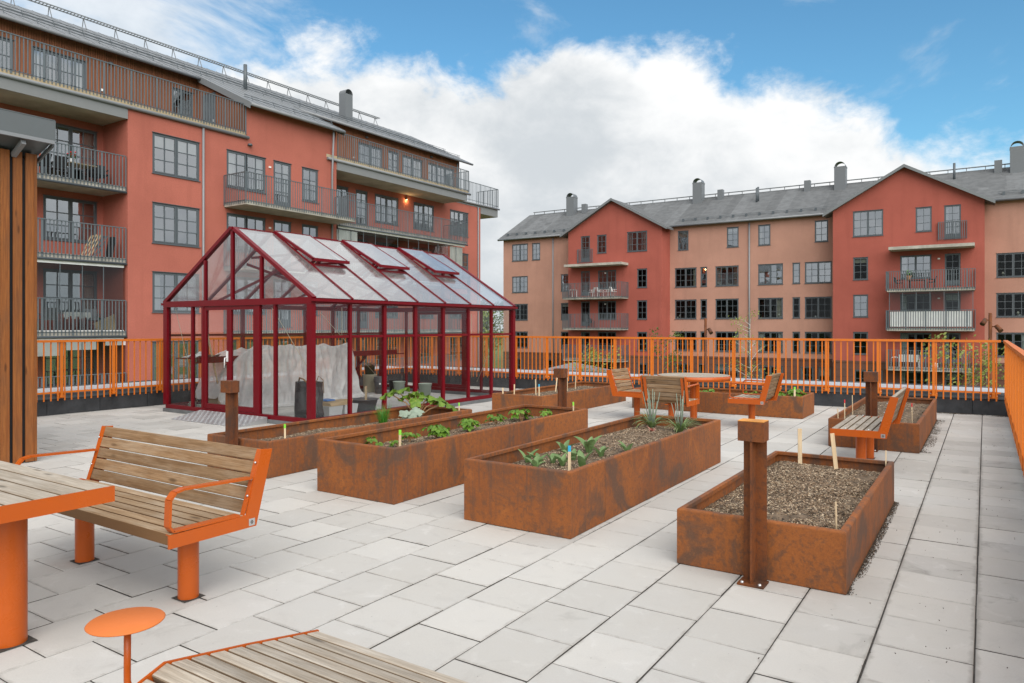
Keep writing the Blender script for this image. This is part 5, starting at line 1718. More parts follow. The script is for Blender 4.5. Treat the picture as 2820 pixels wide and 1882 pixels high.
    for i in range(n + 1):
        x = -6.0 + i * .88
        mb = MB(); mb.box(x - .02, x + .02, YG - 1.46, YG - 1.42, 2.7, 4.08); part(t, 'glazing_bar', mb, 'rail_grey')
    for i in range(n):
        mb = MB(); mb.add([(-5.97 + i * .88, YG - 1.44, 2.7), (-5.15 + i * .88, YG - 1.44, 2.7), (-5.15 + i * .88, YG - 1.44, 4.08), (-5.97 + i * .88, YG - 1.44, 4.08)], [(0, 1, 2, 3)]); part(t, 'glass_panel', mb, 'balcony_glass')
    for x in (-37.1, -17.25):
        downpipe(t, x, YM - .08, GZ, 10.6, .07)
    mb = MB()
    for x, z in ((-30.3, 6.55), (-30.3, 3.6), (-2.95, 6.5), (-2.95, 3.55), (-20.6, -3.0), (-11.75, -3.0)):
        mb.box(x, x + .16, YG - .04 if x in (-30.3, -2.95) else YM - .08, YG - .002 if x in (-30.3, -2.95) else YM - .035, z, z + .1)
    part(t, 'switch_box', mb, 'white')
    return t


right_building()


# ------------------------------------------------------------------ plants
def ribbon(mb, base, az, L, w, rise, droop, n=6, mat=0, fold=.25, taper=1.0):
    """strap leaf: leaves the base at angle rise and bends over by droop"""
    p = Vector(base); a = rise; d = Vector((math.cos(az), math.sin(az), 0)); sd = Vector((-math.sin(az), math.cos(az), 0))
    vs = []; st = L / n
    for i in range(n + 1):
        k = i / n; ww = w * (math.sin(math.pi * min(1, .18 + .82 * k)) ** .8 if taper else (1 - k) ** .6) * .5 + .0004
        up = Vector((-math.sin(a) * d.x, -math.sin(a) * d.y, math.cos(a)))
        vs += [p - sd * ww + up * ww * fold, p, p + sd * ww + up * ww * fold]
        p = p + (d * math.cos(a) + Vector((0, 0, 1)) * math.sin(a)) * st; a -= droop / n
    fs = []
    for i in range(n):
        for j in (0, 1):
            q = i * 3 + j; fs.append((q, q + 1, q + 4, q + 3))
    mb.add(vs, fs, mat, True)


def leaflet(mb, c, nrm, tip, L, w, mat=0, cup=.2, n=7, teeth=.12):
    nrm = Vector(nrm).normalized(); tip = Vector(tip); tip = (tip - nrm * tip.dot(nrm)).normalized(); sd = nrm.cross(tip)
    c = Vector(c); vs = [c]; m = 2 * n
    mid = []
    for i in range(n + 1):
        k = i / n; mid.append(c + tip * L * k - nrm * (k * k) * L * cup * .6)
    le = []; ri = []
    for i in range(1, n):
        k = i / n; ww = w * .5 * math.sin(math.pi * k ** .75) * (1 + (teeth if i % 2 else -teeth))
        le.append(mid[i] - sd * ww + nrm * ww * cup); ri.append(mid[i] + sd * ww + nrm * ww * cup)
    o = mid + le + ri; nm = len(mid); nl = len(le); fs = []
    fs.append((0, 1, nm)); fs.append((0, nm + nl, 1))
    for i in range(1, n - 1):
        fs.append((i, i + 1, nm + i, nm + i - 1)); fs.append((i, nm + nl + i - 1, nm + nl + i, i + 1))
    fs.append((n - 1, n, nm + nl - 1)); fs.append((n - 1, nm + nl + nl - 1, n))
    mb.add(o, fs, mat, False)


def soil_z(key, x, y):
    return PL[key][4](x, y)


def strawberry(key, x, y, label, size=1.0, seed=0, n=9, mat='leaf_strawberry', name='strawberry_plant', group='young leafy plants in the planters'):
    rnd = random.Random(seed); z = soil_z(key, x, y)
    t = thing(name, label, 'plant', (x, y, z), group)
    lf = MB(); sm = MB()
    for i in range(n):
        az = rnd.uniform(0, 6.28); r = rnd.uniform(.03, .10) * size; h = rnd.uniform(.05, .12) * size
        top = Vector((x + r * math.cos(az), y + r * math.sin(az), z + h))
        sm.tube([(x, y, z - .01), (x + r * .4 * math.cos(az), y + r * .4 * math.sin(az), z + h * .7), top], .0022 * size, 4, caps=False)
        nn = Vector((math.cos(az) * .45, math.sin(az) * .45, 1))
        for k in (-1, 0, 1):
            a2 = az + k * 1.15; leaflet(lf, top, nn + Vector((math.cos(a2), math.sin(a2), 0)) * .15, (math.cos(a2), math.sin(a2), -.1), rnd.uniform(.055, .08) * size, rnd.uniform(.045, .06) * size, 0, .25)
    part(t, 'stems', sm, 'stalk'); part(t, 'leaves', lf, mat)
    return t


sb = [(-4.95, 5.06, .9, 5, 'strawberry plant with a few pale leaves in the corner of the planter, nearest us'), (-4.66, 5.10, .7, 6, 'small strawberry plant right behind the nearest green-tipped stick'),
      (-4.78, 5.40, .85, 8, 'small strawberry plant just beyond the nearest green-tipped stick'), (-4.70, 5.72, 1.15, 15, 'bushy strawberry plant with dark lower leaves, near the middle of its planter'),
      (-4.62, 5.80, .8, 5, 'pale single-stemmed strawberry beside the bushy one'), (-4.70, 6.25, 1.1, 13, 'strawberry plant in the middle of the row'),
      (-4.72, 6.82, 1.0, 11, 'strawberry plant third from the far end of its planter'), (-4.74, 7.40, 1.2, 14, 'spreading strawberry plant second from the far end of its planter'),
      (-4.60, 7.72, .9, 7, 'last strawberry plant at the far end of the row')]
for i, (x, y, sz, n, lb) in enumerate(sb):
    strawberry('straw', x, y, lb, sz, 40 + i, n)
for i, (x, y, sz, lb) in enumerate([(-4.72, 12.75, .95, 'low leafy plant behind the chair back in the crosswise planter'), (-4.42, 12.80, .8, 'small leafy plant under the left rim of the round table'), (-4.18, 12.78, 1.15, 'taller leafy plant in the crosswise planter beside the table leg'),
                                    (-3.44, 12.75, 1.0, 'leafy plant in the crosswise planter behind the right chair'), (-2.98, 12.70, 1.25, 'wide leafy plant left of the green-tipped stick in the crosswise planter'), (-2.68, 12.80, 1.5, 'largest leafy plant at the right end of the crosswise planter')]):
    strawberry('cross', x, y, lb, sz, 80 + i, 12, name='leafy_plant')


def tulip(x, y, label, sz, seed, n=4):
    rnd = random.Random(seed); z = soil_z('tulip', x, y)
    t = thing('tulip_plant', label, 'plant', (x, y, z), 'tulip leaves in the middle planter')
    a0 = rnd.uniform(0, 6.28)
    for i in range(n):
        mb = MB(); az = a0 + i * 2 * math.pi / n + rnd.uniform(-.4, .4)
        ribbon(mb, (x + .012 * math.cos(az), y + .012 * math.sin(az), z - .01), az, rnd.uniform(.105, .15) * sz, rnd.uniform(.040, .058) * sz, rnd.uniform(1.05, 1.4), rnd.uniform(.5, 1.4), 8, 0, .55)
        part(t, 'leaf', mb, 'leaf_tulip')


tl = [(-3.20, 5.09, 1.15, 'upright tulip leaves at the left edge of the middle planter'), (-2.97, 4.84, .95, 'broad low tulip leaves at the front of the middle planter'), (-3.02, 4.97, 1.0, 'tulip leaves second from the front corner'),
      (-2.98, 5.13, 1.05, 'tulip leaves left of the blue-tipped stick'), (-2.83, 5.02, 1.1, 'tulip leaves just behind the blue-tipped stick'), (-2.95, 5.42, 1.1, 'tulip leaves two rows behind the blue-tipped stick'),
      (-2.68, 5.08, 1.2, 'broad upright tulip leaves right of the blue-tipped stick'), (-3.20, 5.72, 1.0, 'small tulip leaves near the far long wall of the middle planter'), (-2.97, 5.76, 1.45, 'tallest tulip leaves in the middle of the planter'),
      (-2.80, 5.66, 1.15, 'tulip leaves right of the tallest ones'), (-2.64, 5.85, 1.0, 'spreading tulip leaves by the near long wall of the middle planter')]
for i, (x, y, sz, lb) in enumerate(tl):
    tulip(x, y, lb, sz, 100 + i, 3 + i % 3)


def leek(x, y, label, seed):
    rnd = random.Random(seed); z = soil_z('tulip', x, y)
    t = thing('leek_clump', label, 'plant', (x, y, z), 'leek clumps in the middle planter')
    mb = MB()
    for i in range(44):
        az = rnd.uniform(0, 6.28); r = rnd.uniform(0, .03)
        ribbon(mb, (x + r * math.cos(az), y + r * math.sin(az), z), az, rnd.uniform(.20, .34), .014, rnd.uniform(.8, 1.25), rnd.uniform(.9, 2.0), 7, 0, .3)
    part(t, 'leaves', mb, 'leaf_strap')
    mb = MB()
    for i in range(9):
        az = rnd.uniform(0, 6.28); L = rnd.uniform(.28, .46); ln = rnd.uniform(.02, .10)
        mb.tube([(x + .015 * math.cos(az), y + .015 * math.sin(az), z), (x + (.015 + ln) * math.cos(az), y + (.015 + ln) * math.sin(az), z + L)], [.007, .0035], 6)
    part(t, 'stalks', mb, 'leaf_silver')


leek(-3.12, 7.58, 'left leek clump with pale spiky stalks at the far end of the middle planter', 201)
leek(-2.74, 7.45, 'right leek clump with pale spiky stalks at the far end of the middle planter', 202)
mb = MB(); rnd = random.Random(9); pz = soil_z('tulip', -2.96, 7.20)
for i in range(10):
    ribbon(mb, (-2.96, 7.20, pz), rnd.uniform(0, 6.28), rnd.uniform(.05, .09), .02, rnd.uniform(.5, 1.3), .8, 4)
single('pink_seedling', mb, 'pink_leaf', 'small pink seedling on the mulch between the two leek clumps', 'plant', (-2.96, 7.20, pz))


def crinkled(mb, c, nrm, R0, seed, mat=0, tip=(1, 0, 0), el=1.0, ruffle=.12):
    rnd = random.Random(seed); nrm = Vector(nrm).normalized(); tip = Vector(tip); tip = (tip - nrm * tip.dot(nrm)).normalized(); sd = nrm.cross(tip)
    c = Vector(c); n, m = 28, 6; vs = [c]; fs = []; ph = rnd.uniform(0, 6)
    for j in range(1, m + 1):
        for i in range(n):
            a = 2 * math.pi * i / n; k = j / m
            rr = R0 * k * (1 + .16 * math.sin(a * 5 + ph) * k + .07 * math.sin(a * 11 + ph) * k)
            if abs(a - math.pi) < .25:
                rr *= .55
            wv = ruffle * R0 * k * k * (math.sin(a * 7 + ph) + .7 * math.sin(a * 13 + 2 * ph)) + .03 * R0 * math.sin(k * 14 + a * 3) - .25 * R0 * k * k
            vs.append(c + tip * (rr * math.cos(a) * el) + sd * rr * math.sin(a) + nrm * wv)
    for i in range(n):
        fs.append((0, 1 + i, 1 + (i + 1) % n))
    for j in range(m - 1):
        for i in range(n):
            a, b = 1 + j * n + i, 1 + j * n + (i + 1) % n; fs.append((a, a + n, b + n, b))
    mb.add(vs, fs, mat, True)


def rhubarb():
    x, y = -6.50, 7.50; z = soil_z('herb', x, y)
    t = thing('rhubarb', 'rhubarb with large crinkled bright green leaves at the end of the herb planter', 'plant', (x, y, z))
    for i, (az, r, h, R0, til, m) in enumerate([(3.5, .42, .33, .105, .5, 'leaf_rhubarb'), (3.5, .30, .36, .12, .3, 'leaf_rhubarb'), (3.3, .14, .31, .11, .5, 'leaf_rhubarb'), (2.2, .10, .30, .095, .6, 'leaf_rhubarb'), (.7, .14, .27, .10, .5, 'leaf_rhubarb'), (.6, .30, .24, .12, .5, 'leaf_rhubarb'), (.75, .42, .19, .115, .8, 'leaf_rhubarb'), (5.2, .10, .24, .09, .7, 'leaf_rhubarb'), (1.4, .25, .24, .10, .6, 'leaf_rhubarb')]):
        top = Vector((x + r * math.cos(az), y + r * math.sin(az), z + h)); d = Vector((math.cos(az), math.sin(az), 0))
        mb = MB(); mb.tube([(x, y, z - .01), (x + .4 * r * math.cos(az), y + .4 * r * math.sin(az), z + h * .6), top], [.013, .010, .007], 7); part(t, 'stalk', mb, 'stalk')
        mb = MB(); crinkled(mb, top, Vector((0, 0, 1)) + d * til, R0, 300 + i, 0, d - Vector((0, 0, .4)), 1.45, .26); part(t, 'leaf', mb, m)


rhubarb()


def silver_plant():
    x, y = -6.34, 7.18; z = soil_z('herb', x, y)
    t = thing('silver_leaf_plant', 'low plant with rounded silvery leaves in front of the rhubarb', 'plant', (x, y, z))
    rnd = random.Random(4)
    for i in range(9):
        az = rnd.uniform(0, 6.28); r = rnd.uniform(.04, .19); h = rnd.uniform(.05, .14)
        top = Vector((x + r * .7 * math.cos(az), y + r * 1.3 * math.sin(az), z + h)); d = Vector((math.cos(az), math.sin(az), 0))
        mb = MB(); crinkled(mb, top, Vector((.25, -.35, 1)) + d * .3, rnd.uniform(.065, .10), 330 + i, 0, d, 1.0, .08); part(t, 'leaf', mb, 'leaf_silver')


silver_plant()
mb = MB(); rnd = random.Random(12); cxy = (-6.62, 6.95); cz = soil_z('herb', *cxy)
for i in range(110):
    az = rnd.uniform(0, 6.28); r = rnd.uniform(0, .07)
    ribbon(mb, (cxy[0] + r * math.cos(az), cxy[1] + r * math.sin(az), cz), az, rnd.uniform(.14, .30), .0055, rnd.uniform(1.15, 1.5), rnd.uniform(.1, .9), 5, 0, .1, 0)
single('chives', mb, 'leaf_chive', 'dense tuft of dark green chives left of the rhubarb', 'plant', (*cxy, cz))


# ------------------------------------------------------------------ name sticks
def stick(key, x, y, top, label, w=.020, th=.004, tip=None, lean=0.0, ang=YAW, group='wooden name sticks in the planters', name='name_stick'):
    z = soil_z(key, x, y) if key else 0
    t = thing(name, label, 'stick', (x, y, z), group)
    L = top - z + .06; c = (x + lean / 2, y, (top + z - .06) / 2)
    tip_h = .045 if tip else 0
    rot = Euler((0, R(-90) + lean * 2.2, 0)); rot = (Matrix.Rotation(ang, 3, 'Z') @ rot.to_matrix()).to_euler()
    link('blade', board_mesh(L, th, w, 'stake_wood', .0008), t, Vector(c) - ORG[t], rot)
    if tip:
        M = Matrix.Rotation(ang, 3, 'Z') @ Euler((0, R(-90) + lean * 2.2, 0)).to_matrix()
        cc = Vector(c) + (M @ Vector((1, 0, 0))) * (L / 2 - tip_h / 2 + .001) * (1 if (M @ Vector((1, 0, 0))).z > 0 else -1)
        link('painted_tip', board_mesh(tip_h, th + .0012, w + .0012, tip, .0005), t, cc - ORG[t], rot)
    return t


for a in [('herb', -6.20, 5.03, .465, 'green-tipped name stick at the near end of the herb planter', .020, 'paint_green'), ('herb', -6.05, 7.86, .45, 'green-tipped name stick at the far end of the herb planter', .018, 'paint_green'),
          ('straw', -4.42, 4.86, .565, 'green-tipped name stick at the near end of the strawberry planter', .022, 'paint_green'), ('straw', -4.30, 7.93, .555, 'green-tipped name stick at the far corner of the strawberry planter', .018, 'paint_green'),
          ('tulip', -2.62, 4.76, .60, 'blue-tipped name stick among the tulip leaves', .022, 'paint_blue'),
          ('near', -1.37, 6.72, .595, 'broad plain wooden stick, left one at the back of the bare planter', .036, None), ('near', -1.06, 6.70, .58, 'broad plain wooden stick leaning, right one at the back of the bare planter', .036, None),
          ('near', -.73, 4.60, .465, 'thin plain stick by the near right corner of the bare planter', .010, None), ('near', -.70, 6.80, .455, 'thin plain stick at the far right corner of the bare planter', .010, None),
          ('farright', -1.58, 10.05, .44, 'short plain stick at the left of the far right planter', .012, None), ('farright', -1.54, 10.28, .54, 'red-tipped stick at the left of the far right planter', .012, 'paint_red'),
          ('farright', -1.53, 10.91, .55, 'tall plain stick at the left rim of the far right planter', .010, None), ('farright', -.75, 10.15, .55, 'red-tipped stick at the right of the far right planter', .010, 'paint_red'),
          ('sticks', -6.98, 10.30, .44, 'leftmost plain stick in the planter full of sticks', .022, None), ('sticks', -6.88, 10.50, .49, 'second plain stick from the left in the planter full of sticks', .020, None),
          ('sticks', -6.70, 10.94, .56, 'tall plain stick left of the blue-tipped one', .020, None), ('sticks', -6.40, 10.56, .51, 'blue-tipped name stick in the planter full of sticks', .022, 'paint_blue'),
          ('sticks', -6.81, 11.81, .53, 'plain stick leaning right, next to the bollard top', .020, None), ('sticks', -6.68, 12.06, .585, 'thinnest plain stick in the planter full of sticks', .010, None),
          ('sticks', -6.78, 12.56, .535, 'rightmost plain stick in the planter full of sticks', .018, None),
          ('cross', -2.66, 12.62, .49, 'green-tipped name stick in the crosswise planter', .030, 'paint_green')]:
    k, x, y, tp, lb, w, tip = a
    stick(k, x, y, tp, lb, w, .004 if w < .03 else .006, tip, lean=(.05 if 'leaning' in lb else random.uniform(-.012, .012)) * (1 if 'leaning right' in lb else -1 if 'leaning' in lb else 1))

# mulch spilt on the slabs beside the right-hand planters and crumbs over the paving
def spill(n, x0, x1, y0, y1, seed, fall):
    rnd = random.Random(seed); mb = MB()
    i = 0
    while i < n:
        x = x0 + (x1 - x0) * rnd.random() ** fall; y = rnd.uniform(y0, y1)
        if noise.noise(Vector((x * 3, y * 2.5, seed))) + .35 * (1 - (x - x0) / (x1 - x0)) < rnd.uniform(-.2, .35):
            i += 1; continue
        s = rnd.uniform(.0015, .0048); a = rnd.uniform(0, 6.28); ca, sa = math.cos(a), math.sin(a); w = s * .5
        pts = [(x + ca * lx - sa * ly, y + sa * lx + ca * ly, .0035 + rnd.random() * .004) for lx, ly in ((-s, -w), (s, -w), (s, w), (-s, w))]
        mb.add(pts + [(x, y, .0005)], [(0, 1, 2, 3), (1, 0, 4), (2, 1, 4), (3, 2, 4), (0, 3, 4)], 1 if rnd.random() < .12 else 0); i += 1
    return mb


o = link('spilt_mulch', spill(4200, -.646, -.600, 4.38, 6.92, 3, 3.0).mesh('spilt_mulch', ['chip_dark', 'chip_brown'])); o['kind'] = 'stuff'; o['label'] = 'dark mulch spilt along the right side of the bare planter'; o['category'] = 'mulch'
o = link('spilt_mulch', spill(3000, -.646, -.53, 9.8, 13.4, 4, 3.0).mesh('spilt_mulch', ['chip_dark', 'chip_brown'])); o['kind'] = 'stuff'; o['label'] = 'dark mulch spilt along the right side of the far right planter'; o['category'] = 'mulch'
o = link('crumbs', spill(260, -.9, .38, 2.8, 13.8, 5, .7).mesh('crumbs', ['chip_dark', 'chip_brown'])); o['kind'] = 'stuff'; o['label'] = 'dark crumbs scattered over the slabs along the right edge'; o['category'] = 'mulch'
o = link('moss_line', spill(1500, -.7, .40, 14.42, 14.59, 6, 1.0).mesh('moss_line', ['chip_dark', 'chip_brown'])); o['kind'] = 'stuff'; o['label'] = 'line of dark leaf litter at the foot of the far parapet'; o['category'] = 'litter'


# ------------------------------------------------------------------ things inside the greenhouse
def fleece():
    t_y0, t_y1 = 7.72, 11.05
    nu, nv = 170, 64; vs = []; fs = []
    N = lambda a, b, c: noise.noise(Vector((a, b, c)))
    def ridge(a, b, c):
        return 1 - min(1, abs(N(a, b, c)) * 3.2)
    for i in range(nu + 1):
        k = i / nu; y = t_y0 + (t_y1 - t_y0) * k
        e0 = min(1, (y - t_y0) / .75); e1 = min(1, (t_y1 - y) / .28)
        hgt = 1.10 * (math.sin(e0 * math.pi / 2) ** .8 * .80 + .20) * (.15 + .85 * math.sin(e1 * math.pi / 2)) + .10 * N(y * 1.7, 2, 3) + .05 * N(y * 5, 1, 3)
        for j in range(nv + 1):
            v = j / nv
            if v < .25:
                q = v / .25; x = -12.02 + .74 * q; z = hgt - .05 * math.sin(q * math.pi) + .05 * N(x * 4, y * 3, 2)
            else:
                q = (v - .25) / .75
                sw = .10 * N(y * 1.6, q * .8, 1) + .11 * (ridge(y * 2.3 + q * .5, q * .3, 7) - .5) * (.15 + q) + .035 * (ridge(y * 5.5 - q * 1.1, q * .5, 8) - .5) + .014 * (ridge(y * 9 + q * 5, q * 1.5, 12) - .5)
                sw += .10 * math.exp(-((y - 8.6) ** 2) * 3) * math.sin(q * 3.1)
                x = -11.28 + .12 * q + sw; z = hgt * (1 - min(1, q / .84)) + .02
                if q > .84:
                    x += (q - .84) * 2.4 * (.6 + N(y * 2.2, 5, 1)); z = .012 + .10 * max(0, N(y * 6, x * 6, 5)) + .05 * ridge(y * 5, x * 5, 2) * (1 - q)
                z -= .06 * math.sin(q * math.pi) * N(y * 2.4, 3, 2)
            z = max(z, .010)
            yy = y + .06 * N(z * 4, y * 3, 11) + (1 - e1) * .18 * v
            vs.append((x, yy, z))
    for i in range(nu):
        for j in range(nv):
            a = i * (nv + 1) + j; fs.append((a, a + 1, a + nv + 2, a + nv + 1))
    mb = MB(); mb.add(vs, fs, 0, True)
    single('garden_fleece', mb, 'fleece', 'crumpled white garden fleece draped over the staging inside the greenhouse', 'cover', (-11.4, 9.5, 0))


fleece()


def bucket(name, label, x, y, r0, r1, h, mat, cat='bucket', group='buckets and pots in the greenhouse', fill=None, rim=.008, handle=True, ribs=0, z=0.002):
    t = thing(name, label, cat, (x, y, z), group)
    mb = MB(); prof = [(0, .0), (r0, .0)]
    for k in range(ribs):
        zz = h * (.70 + .07 * k); rr = r0 + (r1 - r0) * zz / h
        prof += [(rr, zz), (rr + .006, zz + .006), (rr + .006, zz + .014), (rr, zz + .02)]
    prof += [(r1, h - .015), (r1 + rim, h - .013), (r1 + rim, h), (r1 - .002, h), (r0 - .004, .01)]
    mb.lathe((x, y, z), prof, 24); part(t, 'tub', mb, mat)
    if fill:
        mb = MB(); mb.disc((x, y), r1 * .96, z + h * .86, 24); part(t, 'filling', mb, fill)
    if handle:
        mb = MB(); pts = []
        for k in range(9):
            a = math.pi * k / 8; pts.append((x + (r1 + .008) * math.cos(a) * _c, y + (r1 + .008) * math.cos(a) * _s, z + h - .03 - .13 * math.sin(a)))
            pts[-1] = (pts[-1][0] + .03 * math.sin(a), pts[-1][1] - .06 * math.sin(a) * (r1 / .1), pts[-1][2])
        mb.tube(pts, .004, 5); part(t, 'handle', mb, 'black_plastic')
    return t


gb = bucket('bucket', 'grey ribbed bucket with black lettering in the greenhouse', -11.35, 11.85, .13, .15, .37, 'grey_plastic', ribs=3)
cu = bpy.data.curves.new('lettering', 'FONT'); cu.body = 'PREMIUM'; cu.size = .058; cu.align_x = 'CENTER'; cu.shear = .25
to = bpy.data.objects.new('lettering_tmp', cu); COL.objects.link(to)
me = bpy.data.meshes.new_from_object(to.evaluated_get(bpy.context.evaluated_depsgraph_get())); bpy.data.objects.remove(to); bpy.data.curves.remove(cu)
me.materials.clear(); me.materials.append(MATS['black_plastic'])
for v in me.vertices:
    a = v.co.x / .137; rr = .1415 + (v.co.y + .13) * .054 + .003; zz = v.co.y + .115 + v.co.x * .18
    f_ang = math.atan2(-11.85, 11.35) + .12 + a
    v.co = Vector((rr * math.cos(f_ang), rr * math.sin(f_ang), zz))
link('lettering', me, gb)
mb = MB(); f_ang = math.atan2(-11.85, 11.35) - .12
for s_, (a0, a1, z0, z1) in enumerate(((-.13, .13, .205, .245),)):
    mb.add([(-11.35 + .1475 * math.cos(f_ang + a), 11.85 + .1475 * math.sin(f_ang + a), z) for a, z in ((a0, z0), (a1, z0), (a1, z1), (a0, z1))], [(0, 1, 2, 3)])
part(gb, 'sticker', mb, 'white')
bucket('bucket', 'pale green bucket with handle, left of the two in the greenhouse', -10.98, 12.05, .105, .135, .27, 'green_plastic')
bucket('bucket', 'pale green bucket with handle, right one, in front of the greenhouse back door', -10.05, 11.85, .11, .14, .28, 'green_plastic')
bucket('bucket', 'tall cream bucket behind the grey lettered one', -11.82, 11.98, .14, .155, .40, 'cream_plastic', handle=False)
bucket('pot', 'dark mossy pot stacked on the cream bucket', -11.82, 11.98, .10, .12, .20, 'moss_pot', 'pot', handle=False, fill='straw', z=.405)
bucket('bucket', 'black tub left of the cream bucket', -11.90, 11.30, .15, .18, .26, 'black_plastic', fill='soil', handle=False)
bucket('bucket', 'black tub behind the left pale green bucket', -11.28, 12.25, .13, .15, .28, 'black_plastic', handle=False)
bucket('pot', 'wide dark plant pot with a wooden stake, near the greenhouse side glass', -9.05, 9.05, .17, .225, .24, 'grey_plastic', 'pot', fill='soil', rim=.02, handle=False)
stick(None, -9.02, 9.05, .46, 'square wooden stake standing in the wide dark pot', .036, .03, None, name='stake', group=None)
bucket('pot', 'tan pot on the floor at the left front corner of the greenhouse', -11.75, 7.95, .14, .165, .22, 'tan_pot', 'pot', fill='soil', handle=False)
mb = MB(); rnd = random.Random(31)
for i in range(60):
    az = rnd.uniform(0, 6.28)
    ribbon(mb, (-11.82 + .05 * math.cos(az), 11.98 + .05 * math.sin(az), .58), az, rnd.uniform(.1, .2), .012, rnd.uniform(.7, 1.4), 1.2, 4)
single('dry_plant', mb, 'straw', 'dry straw-coloured plant in the mossy pot', 'plant', (-11.82, 11.98, .58))


def soil_bag():
    x, y = -8.98, 7.75
    t = thing('soil_bag', 'tall dark grey plastic bag standing inside the greenhouse front corner', 'bag', (x, y, 0))
    nu, nv = 28, 12; vs = []; fs = []
    for j in range(nv + 1):
        z = .004 + .62 * j / nv
        for i in range(nu):
            a = 2 * math.pi * i / nu
            sx = .24 * (abs(math.cos(a)) ** .5) * math.copysign(1, math.cos(a)); sy = .15 * (abs(math.sin(a)) ** .5) * math.copysign(1, math.sin(a))
            w = .035 * noise.noise(Vector((sx * 9, sy * 9, z * 6))); k = 1 + w * 2 - .08 * (j / nv)
            vs.append((x + sx * k, y + sy * k, z))
    for j in range(nv):
        for i in range(nu):
            fs.append((j * nu + i, j * nu + (i + 1) % nu, (j + 1) * nu + (i + 1) % nu, (j + 1) * nu + i))
    mb = MB(); mb.add(vs, fs, 0, True); part(t, 'sack', mb, 'bag_plastic')
    mb = MB(); mb.disc((x, y), .17, .55, 16); part(t, 'filling', mb, 'soil')
    mb = MB(); mb.tube([(x - .12, y - .1, .63), (x - .08, y - .12, .69), (x + .02, y - .12, .67), (x + .06, y - .1, .62)], .012, 6)
    mb.tube([(x + .16, y, .6), (x + .2, y + .02, .72), (x + .27, y + .05, .66), (x + .28, y + .06, .45)], .007, 6); part(t, 'root', mb, 'rope')


soil_bag()
mb = MB()
for dx, dy, w in ((0, 0, .2), (.0, .34, .2)):
    x0, y0 = -9.05 + dx, 8.22 + dy
    mb.hexa([(x0 - .16, y0 - .13, .003), (x0 + .16, y0 - .13, .003), (x0 + .16, y0 + .13, .003), (x0 - .16, y0 + .13, .003)], [(x0 - .19, y0 - .15, w), (x0 + .19, y0 - .15, w), (x0 + .19, y0 + .15, w), (x0 - .19, y0 + .15, w)])
    if dy == 0:
        single('plastic_crate', mb, 'white_plastic', 'white plastic crate under the paper bags in the greenhouse', 'crate', (x0, y0, 0), 'white crates in the greenhouse'); mb = MB()
    else:
        single('plastic_crate', mb, 'white_plastic', 'white plastic crate right of the one under the paper bags', 'crate', (x0, y0, 0), 'white crates in the greenhouse')
mb = MB(); mb.hexa([(-9.25, 8.1, .203), (-8.85, 8.1, .203), (-8.85, 8.55, .203), (-9.25, 8.55, .203)], [(-9.22, 8.12, .27), (-8.88, 8.10, .25), (-8.87, 8.6, .29), (-9.22, 8.55, .26)])
single('paper_bags', mb, 'cardboard', 'folded brown paper bags lying on the white crates', 'bag', (-9.05, 8.3, .203))
mb = MB(); mb.hexa([(-9.2, 8.15, .275), (-9.0, 8.15, .275), (-9.0, 8.33, .275), (-9.2, 8.33, .275)], [(-9.19, 8.16, .30), (-9.01, 8.16, .295), (-9.01, 8.32, .295), (-9.19, 8.32, .30)])
single('blue_packet', mb, 'blue_bag', 'small blue packet on top of the paper bags', 'packet', (-9.1, 8.2, .275))
mb = MB()
for i, (x, y) in enumerate(((-11.95, 7.62), (-11.80, 7.55), (-11.66, 7.60))):
    mb = MB(); mb.lathe((x, y, .003), [(.05, 0), (.055, .10 + .05 * (i % 2)), (.062, .11 + .05 * (i % 2)), (.05, .11 + .05 * (i % 2)), (.045, .01), (0, .01)], 14)
    single('seedling_pot', mb, 'green_plastic', ['leftmost little green pot inside the front left corner of the greenhouse', 'middle little green pot inside the front left corner of the greenhouse', 'rightmost little green pot inside the front left corner of the greenhouse'][i], 'pot', (x, y, 0), 'little green pots')
mb = MB(); vs = []; n = 12
for j in range(n + 1):
    for i in range(n + 1):
        x, y = -11.95 + .45 * i / n, 7.42 + .5 * j / n
        vs.append((x, y, .955 + .10 * max(0, noise.noise(Vector((x * 7, y * 7, 2)))) + .05 * max(0, 1 - ((i - 6) ** 2 + (j - 5) ** 2) / 20)))
mb.add(vs, [(j * (n + 1) + i, j * (n + 1) + i + 1, (j + 1) * (n + 1) + i + 1, (j + 1) * (n + 1) + i) for j in range(n) for i in range(n)], 0, True)
single('crumpled_fleece', mb, 'white', 'small heap of white cloth on the greenhouse shelf at the front left', 'cloth', (-11.75, 7.65, .95))
mb = MB(); mb.tube([(-11.50, 7.95, .02), (-11.38, 7.52, 1.55)], .016, 8); mb.box(-11.58, -11.43, 7.90, 8.0, .002, .25)
single('spade', mb, 'stake_wood', 'wooden-handled spade leaning in the greenhouse corner', 'spade', (-11.5, 7.95, 0))
mb = MB(); mb.tube([(-11.05, 7.9, .01), (-11.1, 7.75, .22), (-10.95, 7.68, .26), (-10.8, 7.72, .2), (-10.78, 7.8, .01)], .02, 8)
single('black_hose', mb, 'black_plastic', 'short loop of black hose on the greenhouse floor by the door', 'hose', (-10.95, 7.8, 0))


